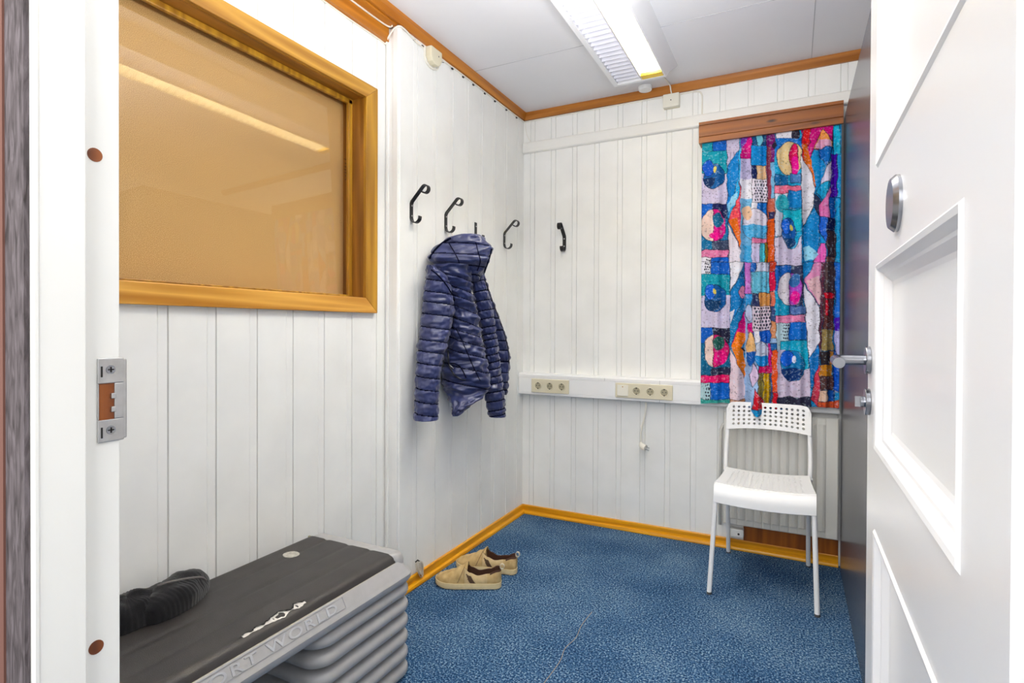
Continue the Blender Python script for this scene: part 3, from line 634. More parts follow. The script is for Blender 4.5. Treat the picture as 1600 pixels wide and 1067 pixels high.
rect(Bq, 545, 0, 590, 70, (180, 60, 40)); rect(Bq, 545, 66, 590, 200, (206, 24, 70)); rect(Bq, 550, 200, 590, 310, (200, 110, 90)); rect(Bq, 552, 310, 592, 410, (50, 70, 120)); rect(Bq, 552, 410, 592, 530, (206, 140, 100)); rect(Bq, 556, 560, 592, 605, (26, 90, 160)); rect(Bq, 560, 610, 604, 900, (222, 90, 50)); rect(Bq, 568, 900, 604, 1015, (200, 30, 40))
rect(Bq, 584, 25, 775, 370, (16, 90, 180)); rect(Bq, 584, 200, 680, 370, (20, 150, 190), 0); rect(Bq, 690, 25, 780, 300, (50, 56, 90), 0)
ell(Bq, 685, 185, 82, 118, (222, 216, 226), 1, (90, 270)); ell(Bq, 685, 185, 88, 118, (170, 80, 190), 1, (-90, 90)); ell(Bq, 720, 125, 36, 50, (60, 110, 170), 0); ell(Bq, 725, 245, 32, 48, (226, 20, 150), 0); rect(Bq, 684, 305, 790, 362, (90, 120, 180))
rect(Bq, 592, 365, 792, 420, (230, 140, 180)); rect(Bq, 592, 420, 680, 620, (190, 216, 226)); rect(Bq, 680, 415, 800, 540, (20, 110, 206)); rect(Bq, 620, 545, 812, 760, (20, 170, 204)); rect(Bq, 600, 600, 660, 900, LIL, 0); rect(Bq, 600, 740, 825, 935, (206, 192, 214), 0)
for i in range(3):
    for j in range(5): ell(Bq, 640+i*15+(j % 2)*6, 436+j*22, 5, 7, BLK, 0)
ell(Bq, 705, 720, 82, 104, (16, 120, 180)); ell(Bq, 665, 665, 44, 55, (40, 100, 210)); ell(Bq, 700, 735, 78, 86, (14, 50, 110), 0, (0, 180)); ell(Bq, 713, 675, 13, 22, WHT, 0); rect(Bq, 600, 935, 830, 1010, (44, 44, 66))
poly(Bq, [(778, 0), (920, 0), (900, 130), (905, 190), (890, 300), (785, 140)], (226, 150, 196)); poly(Bq, [(775, 0), (860, 0), (778, 130)], (20, 130, 200)); poly(Bq, [(800, 130), (890, 90), (905, 200), (893, 296)], (230, 190, 200), 0)
poly(Bq, [(778, 145), (893, 310), (890, 560), (815, 665)], (232, 230, 244)); poly(Bq, [(815, 665), (890, 555), (885, 700), (840, 880), (825, 860)], (16, 120, 200)); poly(Bq, [(850, 820), (885, 690), (905, 900), (880, 1010), (830, 950)], (196, 70, 90)); poly(Bq, [(905, 0), (930, 0), (905, 600), (885, 690)], (90, 40, 60))
rect(Bq, 925, 0, 1000, 215, (80, 60, 60)); rect(Bq, 918, 212, 992, 252, (200, 20, 40)); rect(Bq, 915, 252, 990, 465, (84, 44, 40)); rect(Bq, 930, 262, 955, 370, RED); rect(Bq, 905, 465, 985, 610, (150, 130, 80)); rect(Bq, 895, 615, 960, 705, (44, 34, 34)); rect(Bq, 958, 615, 984, 705, (190, 130, 60)); rect(Bq, 890, 708, 980, 790, (190, 130, 50)); rect(Bq, 890, 790, 985, 885, (80, 50, 46)); rect(Bq, 885, 888, 945, 965, (222, 190, 170)); rect(Bq, 945, 888, 1000, 965, (30, 80, 160)); rect(Bq, 880, 960, 1040, 1012, (200, 90, 60))
rect(Bq, 998, 0, 1040, 460, (60, 120, 220)); rect(Bq, 996, 460, 1040, 900, (190, 190, 240)); poly(Bq, [(990, 600), (1035, 700), (1030, 900), (985, 880)], (30, 90, 200)); rect(Bq, 995, 380, 1040, 470, (80, 40, 180), 0)

NX, NZ = 300, 560; cx0, cx1 = -.414, .190
X = np.linspace(cx0, cx1, NX)[None, :].repeat(NZ, 0); tt = np.linspace(0, 1, NZ)[:, None].repeat(NX, 1)
uu = (X-cx0)/(cx1-cx0)
bot = .735+.012*np.sin(uu*9)-.03*np.exp(-((uu-.44)/.045)**2)+.012*uu; top = 2.068
Z = top+(bot-top)*tt
amp = .010+.008*tt
Yc = 2.921-.004+amp*(.55*np.sin(uu*2*PI*6.3+.6)+.45*np.sin(uu*2*PI*11.7+1.0+tt*.7)+.35*np.sin(uu*2*PI*3.1+tt*.9))
for cc, w, dp in ((.215, .012, .016), (.47, .016, .020), (.505, .012, .014), (.87, .014, .018), (.955, .010, .015)):
    Yc = Yc+dp*np.exp(-((uu-cc-.02*tt*(cc > .8))/w)**2)
Yc = np.clip(Yc-.006, 2.900, 2.944)
clr = np.clip((Z-1.98)/.05, 0, 1); Yc = Yc*(1-clr)+np.maximum(Yc, 2.9265)*clr
Yc -= np.clip((.86-Z)/.12, 0, 1)*np.exp(-((uu-.44)/.05)**2)*.072
colr = np.tile(np.array(srgb((40, 140, 200))[:3]), (NZ, NX, 1)).astype(float)
rng = np.random.default_rng(3)
def bilerp_noise(n1, n2):
    g = rng.random((n1+2, n2+2)); a = np.linspace(0, n1, NZ); b = np.linspace(0, n2, NX); i = a.astype(int); j = b.astype(int); fa = (a-i)[:, None]; fb = (b-j)[None, :]
    return g[i][:, j]*(1-fa)*(1-fb)+g[i+1][:, j]*fa*(1-fb)+g[i][:, j+1]*(1-fa)*fb+g[i+1][:, j+1]*fa*fb
wx = X+(bilerp_noise(60, 30)-.5)*.010; wz = Z+(bilerp_noise(60, 30)-.5)*.010
OLD = .0026
for _, pts, c, ol in SH:
    P = np.array(pts); lo = P.min(0)-.01; hi = P.max(0)+.01
    msk = (wx > lo[0]) & (wx < hi[0]) & (wz > lo[1]) & (wz < hi[1])
    if not msk.any(): continue
    x = wx[msk]; z = wz[msk]; inside = np.zeros(x.shape, bool); dist = np.full(x.shape, 9.)
    for k in range(len(P)):
        ax_, az_ = P[k]; bx_, bz_ = P[(k+1) % len(P)]
        cond = (az_ > z) != (bz_ > z)
        with np.errstate(divide='ignore', invalid='ignore'):
            xi = (bx_-ax_)*(z-az_)/(bz_-az_ if bz_ != az_ else 1e-9)+ax_
        inside ^= cond & (x < xi)
        dx, dz = bx_-ax_, bz_-az_; L2 = dx*dx+dz*dz+1e-12; t = np.clip(((x-ax_)*dx+(z-az_)*dz)/L2, 0, 1)
        dist = np.minimum(dist, np.hypot(x-ax_-t*dx, z-az_-t*dz))
    cc = colr[msk]; cc[inside] = np.array(srgb(c)[:3])
    if ol:
        ed = dist < OLD*.62; cc[ed] = np.array(srgb((18, 20, 44))[:3])*.8+cc[ed]*.2
    colr[msk] = cc
nz1 = bilerp_noise(240, 80); nz2 = bilerp_noise(420, 190); nz3 = bilerp_noise(40, 20)
w = np.clip((nz1*.5+nz2*.5-.62)*3, 0, .38)[..., None]; colr = colr*(1-w)+np.array([.62, .78, .92])*w*.75+colr*w*.25
d = np.clip((.36-(nz1*.5+nz2*.5))*4, 0, .6)[..., None]; colr = colr*(1-d)+np.array([.01, .015, .06])*d
colr *= (.85+.3*nz3)[..., None]
mb = MB(); mb.grid([[(X[i, j], Yc[i, j], Z[i, j]) for j in range(NX)] for i in range(NZ)])
M = Mt('patterned_curtain_cloth'); M.set(Roughness=.75); M.b.inputs['Specular IOR Level'].default_value = .2
at_ = M.n('ShaderNodeAttribute', attribute_name='dye'); hs = M.n('ShaderNodeHueSaturation', Saturation=1.06, Value=.95); M.l(at_.outputs['Color'], hs.inputs['Color'])
M.l(hs.outputs['Color'], M.b.inputs['Base Color'])
v = M.coords(); a = M.n('ShaderNodeTexNoise', Scale=600.0); M.l(v, a.inputs['Vector']); M.bump(a.outputs['Fac'], .2, .001)
cu = mb.build('curtain', M.m, smooth=True)
ca_ = cu.data.color_attributes.new('dye', 'FLOAT_COLOR', 'POINT')
buf = np.ones((NZ*NX, 4), np.float32); buf[:, :3] = np.clip(colr.reshape(-1, 3), 0, 1); ca_.data.foreach_set('color', buf.ravel())
tag(cu, 'bright blue, pink and white abstract patterned curtain below the wooden pelmet', 'curtain')

# ------------------------------------------------------------------ chair
ch = thing('chair', (-.107, 2.7, 0), 'white perforated plastic chair with tubular legs in front of the radiator', 'chair')
def holed(mb, S, U, Vv, nu, nv, m0, m1, hr, thick, has=lambda i, j: True):
    """sheet S(u,v)->(point, normal) over U x V metres with nu x nv round holes"""
    (u0, u1), (v0, v1) = U, Vv; cu_, cv = (u1-u0-m0*2)/nu, (v1-v0-m1*2)/nv
    us = [u0, u0+m0*.5, u0+m0]+[u0+m0+cu_*(i+1) for i in range(nu)]+[u1-m0*.5, u1]; vs = [v0, v0+m1*.5, v0+m1]+[v0+m1+cv*(j+1) for j in range(nv)]+[v1-m1*.5, v1]
    cache = {}
    def vert(u, v, side):
        k = (round(u, 5), round(v, 5), side)
        if k not in cache:
            p, n_ = S(u, v); cache[k] = mb.bm.verts.new(p+n_*(thick/2*side))
        return cache[k]
    for i in range(len(us)-1):
        for j in range(len(vs)-1):
            a, b, c, d = us[i], us[i+1], vs[j], vs[j+1]
            hole = 2 <= i < 2+nu and 2 <= j < 2+nv and has(i-2, j-2)
            for side in (1, -1):
                if not hole:
                    q = [vert(a, c, side), vert(b, c, side), vert(b, d, side), vert(a, d, side)]; mb.face(q if side > 0 else q[::-1])
            if hole:
                mu, mv = (a+b)/2, (c+d)/2; ring = [(mu+hr*math.cos(k*PI/4), mv+hr*math.sin(k*PI/4)) for k in range(8)]
                outer = [(b, mv), (b, d), (mu, d), (a, d), (a, mv), (a, c), (mu, c), (b, c)]
                R_ = {}
                for side in (1, -1):
                    R_[side] = [vert(p, q, side) for p, q in ring]
                    for k in range(8):
                        k2 = (k+1) % 8; q = [R_[side][k], vert(*outer[k], side), vert(*outer[k2], side), R_[side][k2]]; mb.face(q if side > 0 else q[::-1])
                for k in range(8): mb.face([R_[1][k], R_[1][(k+1) % 8], R_[-1][(k+1) % 8], R_[-1][k]])
    # rim (inserting the mid points used beside holes is not needed on the margin)
    for j in range(len(vs)-1):
        for u, fl in ((u0, 1), (u1, 0)):
            q = [vert(u, vs[j], 1), vert(u, vs[j+1], 1), vert(u, vs[j+1], -1), vert(u, vs[j], -1)]; mb.face(q if fl else q[::-1])
    for i in range(len(us)-1):
        for v, fl in ((v0, 0), (v1, 1)):
            q = [vert(us[i], v, 1), vert(us[i+1], v, 1), vert(us[i+1], v, -1), vert(us[i], v, -1)]; mb.face(q if fl else q[::-1])
def norm_from(S0):
    def S(u, v):
        e = 1e-3; p = Vector(S0(u, v)); a = Vector(S0(u+e, v))-p; b = Vector(S0(u, v+e))-p; n_ = a.cross(b)
        return p, (n_.normalized() if n_.length > 1e-12 else Vector((0, 0, 1)))
    return S
CX = -.103
# seat: v runs from the rear edge forward then rolls down at the front
def seat_s(u, v):
    # u in [-.5,.5] across, v arc length
    L = .300
    rear, front = .172, .190
    y = 2.790-min(v, L); wv = rear+(front-rear)*min(v, L)/L; z = .447+.010*(2*u)**2-.006*math.sin(min(1, v/L)*PI)
    if v > L:
        R = .052; s = v-L; a = min(s/R, PI/2*.93); y = 2.790-L-R*math.sin(a)*.62; z -= R*(1-math.cos(a)) + max(0, s-R*PI/2*.93)
    return (CX+u*2*wv, y, z+.004)
mb = MB(); S = norm_from(seat_s)
def seat_u(u, v): return seat_s(u, v)
holed(mb, S, (-.5, .5), (0, .300), 14, 11, .11, .020, 1e-9, .005, has=lambda i, j: False)
mb.bm.free(); mb = MB()
# holes need metric circles: use anisotropic scaling through a unit mapping
SC = .36
Sm = norm_from(lambda a, b: seat_s(a/SC, b))
holed(mb, Sm, (-.5*SC, .5*SC), (0, .300), 14, 11, .030, .022, .0058, .006)
rows = []
for k in range(13):
    vv = .300+k*.0085; rows.append([seat_s(-.5+j/20, vv) for j in range(21)])
for sgn in (1,):
    V = mb.grid(rows)
    # thickness of the rolled lip
    rows2 = [[(p[0], p[1]+.005, p[2]-.003) for p in row] for row in rows]; mb.grid(rows2)
    mb.grid([rows[-1], rows2[-1]]); mb.grid([[r[0] for r in rows], [r[0] for r in rows2]]); mb.grid([[r[-1] for r in rows], [r[-1] for r in rows2]])
mb.build('seat', CHAIRW, ch, smooth='auto')
# backrest: rounded top corners, gently curved
def back_s(a, b):
    t = a/.36*2; zt = .632+b; bend = .020*(1-t*t)
    cut = 0
    return (CX+a, 2.846+bend+(b)*.16, zt+(.010 if b < .02 else .0)*t*t*0 - .0)
mb = MB(); BW, BH = .362, .132
def back_r(a, b):
    t = a/(BW/2); k = abs(t)
    # top corners rounded off, lower edge bowed
    hi = BH-(.034*(1-math.sqrt(max(0, 1-((k-.80)/.20)**2))) if k > .80 else 0); lo = .012*(1-t*t)
    f = b/BH; bb = lo*(1-f)+(hi-BH)*max(0, (f-.72)/.28)+b
    return back_s(a, bb)
holed(mb, norm_from(back_r), (-BW/2, BW/2), (0, BH), 14, 5, .020, .014, .0062, .008)
mb.build('backrest', CHAIRW, ch, smooth='auto')
def leg(name, pts, r=.0098): return MB().tube(smoothpts(pts, 5), r, 14).build(name, CHAIRM, ch, smooth='auto')
for s_, fx, rxx in ((-1, -.307, -.279), (1, .092, .072)):
    sx = CX+s_*.182
    lg = leg('leg', [(fx, 2.450, .006), ((fx+sx)/2, 2.462, .21), (sx, 2.472, .415)])
    MB().disc((fx, 2.450, 0), (0, 0, 1), .0102, .010, 14).build('foot_cap', plain('grey_cap', (70, 70, 70), .6), lg)
    top = (CX+s_*.173, 2.868, .735)
    lg = leg('leg', [(rxx, 2.945, .006), ((rxx+CX+s_*.170)/2, 2.872, .22), (CX+s_*.176, 2.806, .432), (CX+s_*.178, 2.822, .52), (CX+s_*.175, 2.857, .63), top])
    MB().disc((rxx, 2.945, 0), (0, 0, 1), .0102, .010, 14).build('foot_cap', plain('grey_cap', (70, 70, 70), .6), lg)
    leg('seat_rail', [(sx, 2.478, .418), (CX+s_*.172, 2.52, .434), (CX+s_*.166, 2.70, .435), (CX+s_*.163, 2.80, .436)], .008)
    MB().tube([(CX+s_*.166, 2.798, .446), (CX+s_*.186, 2.800, .446)], .006, 10).build('rivet', CHAIRM, ch)

# ------------------------------------------------------------------ aerobic step: platform and risers
PX0, PX1, PY0, PY1 = -1.508, -1.085, .372, 1.468
def rrect(x0, x1, y0, y1, r, z, n=6):
    out = []
    for cx, cy, a in ((x1-r, y1-r, 0), (x0+r, y1-r, 90), (x0+r, y0+r, 180), (x1-r, y0+r, 270)):
        for k in range(n+1):
            t = math.radians(a+90*k/n); out.append((cx+r*math.cos(t), cy+r*math.sin(t), z))
    return out
def ins(x0, x1, y0, y1, r, o, z, n=6): return rrect(x0+o, x1-o, y0+o, y1-o, max(r-o*.5, .004), z, n)
pf = thing('step_platform', (-1.3, .9, .31), 'grey aerobic step platform with worn black rubber top on the stack of risers', 'aerobic step')
mb = MB(); O = (PX0, PX1, PY0, PY1, .055)
loops = [ins(*O, .03, .308), ins(*O, .004, .310), ins(*O, 0, .316), ins(*O, 0, .330), ins(*O, .004, .335), ins(*O, .010, .340), ins(*O, .026, .371), ins(*O, .029, .3725), ins(*O, .034, .366), ins(*O, .056, .366)]
V = mb.grid(loops, closev=True); mb.face(V[0]); mb.face(V[-1]); mb.build('frame', GREYP, pf, smooth='auto')
for a, b in ((PY1-.084, PY1-.024), (PY0+.024, PY0+.062)):
    mb = MB(); V = mb.grid([rrect(PX0+.022+o, PX1-.0245-o, a+o*.3, b-o, .0285-o, z, 8) for o, z in ((0, .360), (0, .372), (.002, .380), (.006, .388), (.013, .3945), (.022, .3965))], closev=True); mb.face(V[-1]); mb.build('end_rim', GREYP, pf, smooth='auto')
mb = MB(); mx0, mx1, my0, my1 = PX0+.010, PX1-.030, PY0+.06, PY1-.078
rowsy = [my0+(my1-my0)*k/60 for k in range(61)]; P = []
for yy in rowsy:
    row = []
    for k in range(61):
        t = k/60; x = mx0+(mx1-mx0)*t; e = min(x-mx0, mx1-x); z = .3965
        if e < .032: z = .3965-.026*(1-math.sqrt(max(0, 1-((.032-e)/.032)**2)))
        for gx in (.24, .50, .74): z -= .0022*math.exp(-((t-gx)/.022)**2)
        row.append((x, yy, z+.0004*noise.noise(Vector((x*30, yy*9, 0)))))
    P.append(row)
mb.grid(P); n_ = len(P)
mb.grid([[(x, y, z) for x, y, z in P[-1]], [(x, y+.001, .378) for x, y, z in P[-1]]]); mb.grid([[(x, y, z) for x, y, z in P[0]], [(x, y-.001, .378) for x, y, z in P[0]]])
mat_ = mb.build('rubber_mat', RUBBER, pf, smooth='auto')
mb = MB(); mb.box(mx0+.004, mx1-.02, my1-.001, my1+.006, .386, .3925).box(mx1-.003, mx1+.003, my0, my1, .366, .3722); mb.build('foam_edge', DIRTY, pf, bevel=.0015)
# torn strip along the near edge
mb = MB(); up = MB(); yy = .862; top_, low_ = [], []
tx = mx1-.034
def matz(x):
    e = min(x-mx0, mx1-x); return .3965-.026*(1-math.sqrt(max(0, 1-((.032-e)/.032)**2))) if e < .032 else .3965
while yy < 1.052:
    f = (yy-.862)/.19; w = max(.0012, .011+.016*noise.noise(Vector((f*7.3, 1.7, 0)))*1.8+.012*f+random.uniform(-.003, .003))*min(1, .25+f*2.2)
    if f > .94: w *= .4
    a = tx+.014-w*.75+random.uniform(-.0015, .0015); b = tx+.015+w*.3
    top_.append((a, yy, matz(a)+.0010)); low_.append((b, yy, matz(b)+.0012)); yy += .0038
mb.grid([top_, low_]); mb.build('torn_patch', FOAM, mat_)
fl = MB(); ra = [(p[0]-.003, p[1], p[2]+.0006) for p in top_]; rb = [(p[0]+.001+random.uniform(-.001, .004), p[1]+random.uniform(-.001, .001), p[2]+.0028+random.uniform(0, .002)) for p in top_]; fl.grid([ra, rb]); fl.build('curled_edge', plain('torn_rubber', (24, 23, 22), .5), mat_)
mb = MB(); c = at(455, 866, 2, .397); lp = []
mb.frus([(c.x+.026*math.cos(t)*(1.1 if abs(math.cos(t)) > .6 else 1), c.y+.024*math.sin(t), .3962) for t in [k*PI/7+.2 for k in range(14)]], [(c.x+.024*math.cos(t), c.y+.022*math.sin(t), .3976) for t in [k*PI/7+.2 for k in range(14)]])
mb.build('worn_emblem', plain('worn_emblem_silver', (176, 172, 162), .5, var=26, scale=90), mat_)
# raised lettering on the sloping long side
cu_ = bpy.data.curves.new('lettering', 'FONT'); cu_.body = 'SPORT WORLD'; cu_.size = .036; cu_.extrude = .0011; cu_.offset = .0004; cu_.space_character = 1.22; cu_.space_word = .8
tmp = bpy.data.objects.new('lettering_tmp', cu_); COL.objects.link(tmp); bpy.context.view_layer.update()
me = bpy.data.meshes.new_from_object(tmp.evaluated_get(bpy.context.evaluated_depsgraph_get())); bpy.data.objects.remove(tmp)
xs = [v.co.x for v in me.vertices]; wtext = max(xs)-min(xs); fx = .435/wtext
p_lo = Vector((PX1-.0105, 0, .341)); p_hi = Vector((PX1-.0255, 0, .3705)); upv = (p_hi-p_lo).normalized(); nv = Vector((upv.z, 0, -upv.x))
for v_ in me.vertices:
    q = Vector((0, 0, 0))+p_lo+upv*(.0035+v_.co.y*.93)+nv*(v_.co.z+.0006); q.y = .690+(v_.co.x-min(xs))*fx; v_.co = q
me.materials.append(plain('lettering_grey', (186, 187, 190), .4))
lo = bpy.data.objects.new('lettering', me); COL.objects.link(lo); lo.parent = pf; lo.matrix_parent_inverse = pf.matrix_basis.inverted()
mb = MB()
def sidept(yv, s, o): q = p_lo+upv*s+nv*o; q.y = yv; return q
for (ya, yb, s0, s1) in ((.67, 1.155, .0005, .0017), (.67, 1.155, .0305, .0317), (1.153, 1.155, .0005, .0317), (.67, .672, .0005, .0317)):
    a = [sidept(ya, s0, 0), sidept(yb, s0, 0), sidept(yb, s1, 0), sidept(ya, s1, 0)]; mb.frus(a, [q+nv*.0014 for q in a])
mb.build('raised_border', plain('border_grey', (168, 169, 172), .4), pf)
# risers
RH = .0511; RX0, RX1, RY0, RY1 = -1.500, -1.088, 1.045, 1.462
rz = thing('riser_block', (-1.29, 1.25, 0), 'grey riser block resting on the carpet, lowest of the stack under the step platform', 'step riser', 'step risers stacked under the platform')
mb = MB(); loops = []; O = (RX0, RX1, RY0, RY1, .06)
for o, z in ((.05, .001), (.022, .001), (.032, .002), (.030, .0055), (.012, .0075), (.003, .013), (0, .0215), (.0008, .030), (.005, .038), (.013, .0435), (.024, .0465), (.032, RH-.0012), (.05, RH-.0008)): loops.append(ins(*O, o, z, 8))
V = mb.grid(loops, closev=True); mb.face(V[0]); mb.face(V[-1]); mb.build('block', GREYP, rz, smooth='auto')
mb = MB(); mb.disc((RX1-.0005, 1.34, .022), (1, 0, 0), .0022, .0008, 12); mb.build('nub', DIRTY, rz)
NM = ['', 'second lowest', 'third from the floor', 'fourth from the floor', 'fifth from the floor', 'topmost']
for k in range(1, 6): dup(rz, (0, 0, RH*k), 'grey riser block in the stack under the step platform, '+NM[k])
# second stack supports the hidden end
rz2 = thing('riser_block', (-1.29, .56, 0), None, None)
bpy.data.objects.remove(rz2)
mb = MB()
# dark rubber feet lump seen below the platform, left of the stack
# ------------------------------------------------------------------ knitted cap
hat = thing('knit_cap', (-1.44, .83, .397), 'crumpled black ribbed knit cap lying on the step platform against the wall', 'cap')
def blob(cx, cy, rx, ry_, hh, nr, seed, rot, dent):
    rows = []
    for i in range(34):
        ph = i/33; row = []
        for j in range(230):
            th = 2*PI*j/230; k = math.cos(ph*PI/2)**.55
            x = rx*k*math.cos(th); y = ry_*k*math.sin(th); z = hh*math.sin(ph*PI/2)**.75
            for c0, w0, d0 in dent: z *= 1-d0*math.exp(-((y-c0)/w0)**2)
            q = Vector((x, y, z)); nn = noise.noise(q*16+Vector((seed, 0, 0)))*.014+noise.noise(q*38)*.004
            r = .0007*math.sin((th*nr if dent else (y*520+x*90)))
            q += q.normalized()*(r+nn*min(1, ph*3+.1))
            q = Vector((q.x*math.cos(rot)-q.y*math.sin(rot), q.x*math.sin(rot)+q.y*math.cos(rot), q.z))
            row.append((max(-1.512, cx+q.x), cy+q.y, max(.3985, .3985+q.z)))
        rows.append(row)
    return rows
mb = MB(); V = mb.grid(blob(-1.443, .775, .064, .110, .066, 50, 2, 0, [(.06, .02, .25), (-.01, .03, .12)]), closev=True); mb.face(V[-1]); mb.build('crown', KNIT, hat, smooth=True)
mb = MB(); V = mb.grid(blob(-1.430, .892, .058, .116, .056, 1, 9, .46, []), closev=True); mb.face(V[-1]); br = mb.build('turned_brim', KNIT, hat, smooth=True)
tb = BVHTree.FromPolygons([v.co for v in br.data.vertices], [p.vertices for p in br.data.polygons]); out = []
for q in smoothpts([(246, 922, 0), (262, 917, 0), (280, 913, 0), (298, 910, 0), (314, 909, 0), (322, 914, 0)], 6):
    h = None
    for dy in range(0, 14):
        d_ = ray(q.x, q.y-6+dy).normalized(); h = tb.ray_cast(CO, d_)
        if h[0]: break
    if h[0]: out.append(h[0]+Vector((0, 0, .0012)))
if len(out) > 3:
    MB().tube(out, .0036, 8).build('brim_lining', GREYL, hat, smooth=True)

# ------------------------------------------------------------------ cord bundle by the skirting
cb = thing('cord_bundle', (-1.44, 1.95, .03), 'small bundle of looped cream cord on the wall beside the riser stack', 'cord')
mb = MB(); random.seed(4)
for k in range(7):
    w = .008+.012*random.random(); l_ = .055+.03*random.random(); oy = random.uniform(-.012, .014); ox = random.uniform(.0, .014)
    pts = []
    for j in range(17):
        t = 2*PI*j/16; pts.append((XL+.014+ox+.004*math.sin(t*2), 1.944+oy+w*math.sin(t)+(1-math.cos(t))*.010, .105-l_*(1-math.cos(t))/2))
    mb.tube(smoothpts(pts, 2), .0018, 6)
mb.build('loops', CORD2, cb, smooth=True)
mb = MB(); mb.tube([(XL+.010, 1.938, .104), (XL+.018, 1.944, .112), (XL+.022, 1.952, .104)], .0032, 8); mb.build('tie', BLACKM, cb)
# slit in the carpet
sl = smoothpts([(-.690, 1.59, .0006), (-.688, 1.72, .0006), (-.700, 1.80, .0006), (-.690, 1.88, .0006), (-.700, 1.97, .0006), (-.697, 2.08, .0006)], 6)
tag(MB().ribbon(sl, (1, 0, 0), .0022, .0008).build('carpet_tear', plain('tear_backing', (150, 128, 110), .9)), 'thin pale tear line in the blue carpet in the middle of the floor', 'tear')

# ------------------------------------------------------------------ shoes
def shoe(label, heel, toe, mirror, tabdir=1):
    heel = Vector(heel); toe = Vector(toe); L = (toe-heel).length; ax = (toe-heel).normalized(); side = Vector((-ax.y, ax.x, 0))*mirror
    t0 = thing('shoe', ((heel.x+toe.x)/2, (heel.y+toe.y)/2, 0), label, 'shoe', 'tan slip-on shoes')
    def W(s):   # half width along length 0 heel..1 toe
        pts = [(0, .031), (.09, .031), (.30, .034), (.50, .038), (.68, .046), (.80, .0455), (1, .043)]; w_ = .043
        for (a, b), (c, d) in zip(pts, pts[1:]):
            if s <= c: w_ = b+(d-b)*(s-a)/(c-a); break
        if s < .10: w_ *= math.sqrt(max(0, 1-((.10-s)/.10)**2.2))
        if s > .78: w_ *= math.sqrt(max(0, 1-((s-.78)/.22)**2.2))
        return w_
    def cen(s): return .006*math.sin(s*PI)*1.2-.004*s
    def pos(s, lat, z): return heel+ax*(s*L)+side*(lat+cen(s))+Vector((0, 0, z))
    S = [.5-.5*math.cos(PI*i/60) for i in range(61)]
    # sole
    mb = MB(); rows = []
    for s in S:
        w = max(W(s), .0015)+.003; up = .010*max(0, (s-.8)/.2)**2; rows.append([pos(s, q*w, z+up*(1 if z < .01 else .6)) for q, z in ((-1, .004), (-1.02, .008), (-1.03, .018), (-1.0, .027), (0, .027), (1.0, .027), (1.03, .018), (1.02, .008), (1, .004), (0, .0015))])
    e0, e1 = rows[0], rows[-1]
    V = mb.grid(rows, closev=True); mb.face(V[0]); mb.face(V[-1]); so = mb.build('sole', SOLE, t0, smooth='auto')
    mb = MB()
    rows2 = []
    for s in S[1:-1]:
        w = max(W(s), .0015)+.0025; rows2.append((pos(s, w, .0225+.006*max(0, (s-.8)/.2)**2)))
    mb.tube(rows2, .0012, 6); mb.tube([pos(s, -max(W(s), .0015)-.0025, .0225+.006*max(0, (s-.8)/.2)**2) for s in S[1:-1]], .0012, 6); mb.build('sole_seam', SUEDE2, so)
    # upper
    def top(s):   # ridge height of closed shape
        pts = [(0, .072), (.10, .080), (.25, .076), (.40, .078), (.52, .094), (.62, .083), (.72, .066), (.84, .055), (.93, .047), (1, .034)]
        for (a, b), (c, d) in zip(pts, pts[1:]):
            if s <= c: q = (s-a)/(c-a); q = q*q*(3-2*q); return b+(d-b)*q
        return .03
    def collar(s):
        pts = [(0, .078), (.06, .080), (.18, .066), (.34, .058), (.46, .070), (.55, .092)]
        for (a, b), (c, d) in zip(pts, pts[1:]):
            if s <= c: q = (s-a)/(c-a); q = q*q*(3-2*q); return b+(d-b)*q
        return .09
    N = 80; rows = []; inner = []
    NS = 130
    for i in range(NS+1):
        s = .5-.5*math.cos(PI*i/NS); s = .004+.990*s; w = max(W(s), .003); row = []
        opn = s < .535
        if not opn:
            h = top(s)
            for k in range(N+1):
                a = PI*k/N; c_ = math.cos(a); sn = math.sin(a)
                lat = w*math.copysign(abs(c_)**.72, c_); z = .024+(h-.024)*abs(sn)**.80
                if s > .6: z += 0
                row.append(pos(s, lat, z))
        else:
            hc = collar(s); endf = min(1, max(0, (s-.012)/.05)); lipw = .0045; wi = max(w-lipw-.003, .0005)*(1-.12*0)
            # fraction at rear end where the heel wall closes
            fr_ = min(1, max(0, (.535-s)/.035))
            tw = w*(.86 if s > .1 else .9)
            for k in range(N+1):
                f = k/N; sg = 1 if f < .5 else -1; g = f*2 if f < .5 else (1-f)*2     # 0 outer bottom -> 1 centre
                if g < .45:
                    q = g/.45; lat = w+(tw-w)*q**1.5; z = .024+(hc-.024)*q; lat += .003*math.sin(q*PI)
                elif g < .55:
                    q = (g-.45)/.10; lat = tw-lipw*q; z = hc+.0015*math.sin(q*PI)
                elif g < .85:
                    q = (g-.55)/.30; lat = (tw-lipw)+(wi-(tw-lipw))*q; z = hc+(.032-hc)*q
                else:
                    q = (g-.85)/.15; lat = wi*(1-q); z = .032
                if s < .03:
                    z = max(z, hc-(hc-.032)*max(0, (s-.02)/.01)) if g > .45 else z
                row.append(pos(s, lat*sg, z))
        rows.append(row)
    mb = MB()
    def fm(i, j):
        s = .004+.990*(.5-.5*math.cos(PI*(i+.5)/NS)); f = (j+.5)/N; g = f*2 if f < .5 else (1-f)*2
        if s < .535 and g > .47: return 1
        if s < .535 and .39 < g and s < .16: return 1
        if .05 < g < .36 and abs(s-.40-g*.22) < .040: return 2
        if s < .535 and s > .2: return 3
        return 0
    mb.grid(rows, fmi=fm)
    mb.face([mb.bm.verts.new(p) for p in rows[0]][::-1])
    upo = mb.build('upper', [SUEDE, BROWN, DBROWN, SUEDE2], t0, smooth=True)
    # side seams and pull tab
    mb = MB(); bv = None
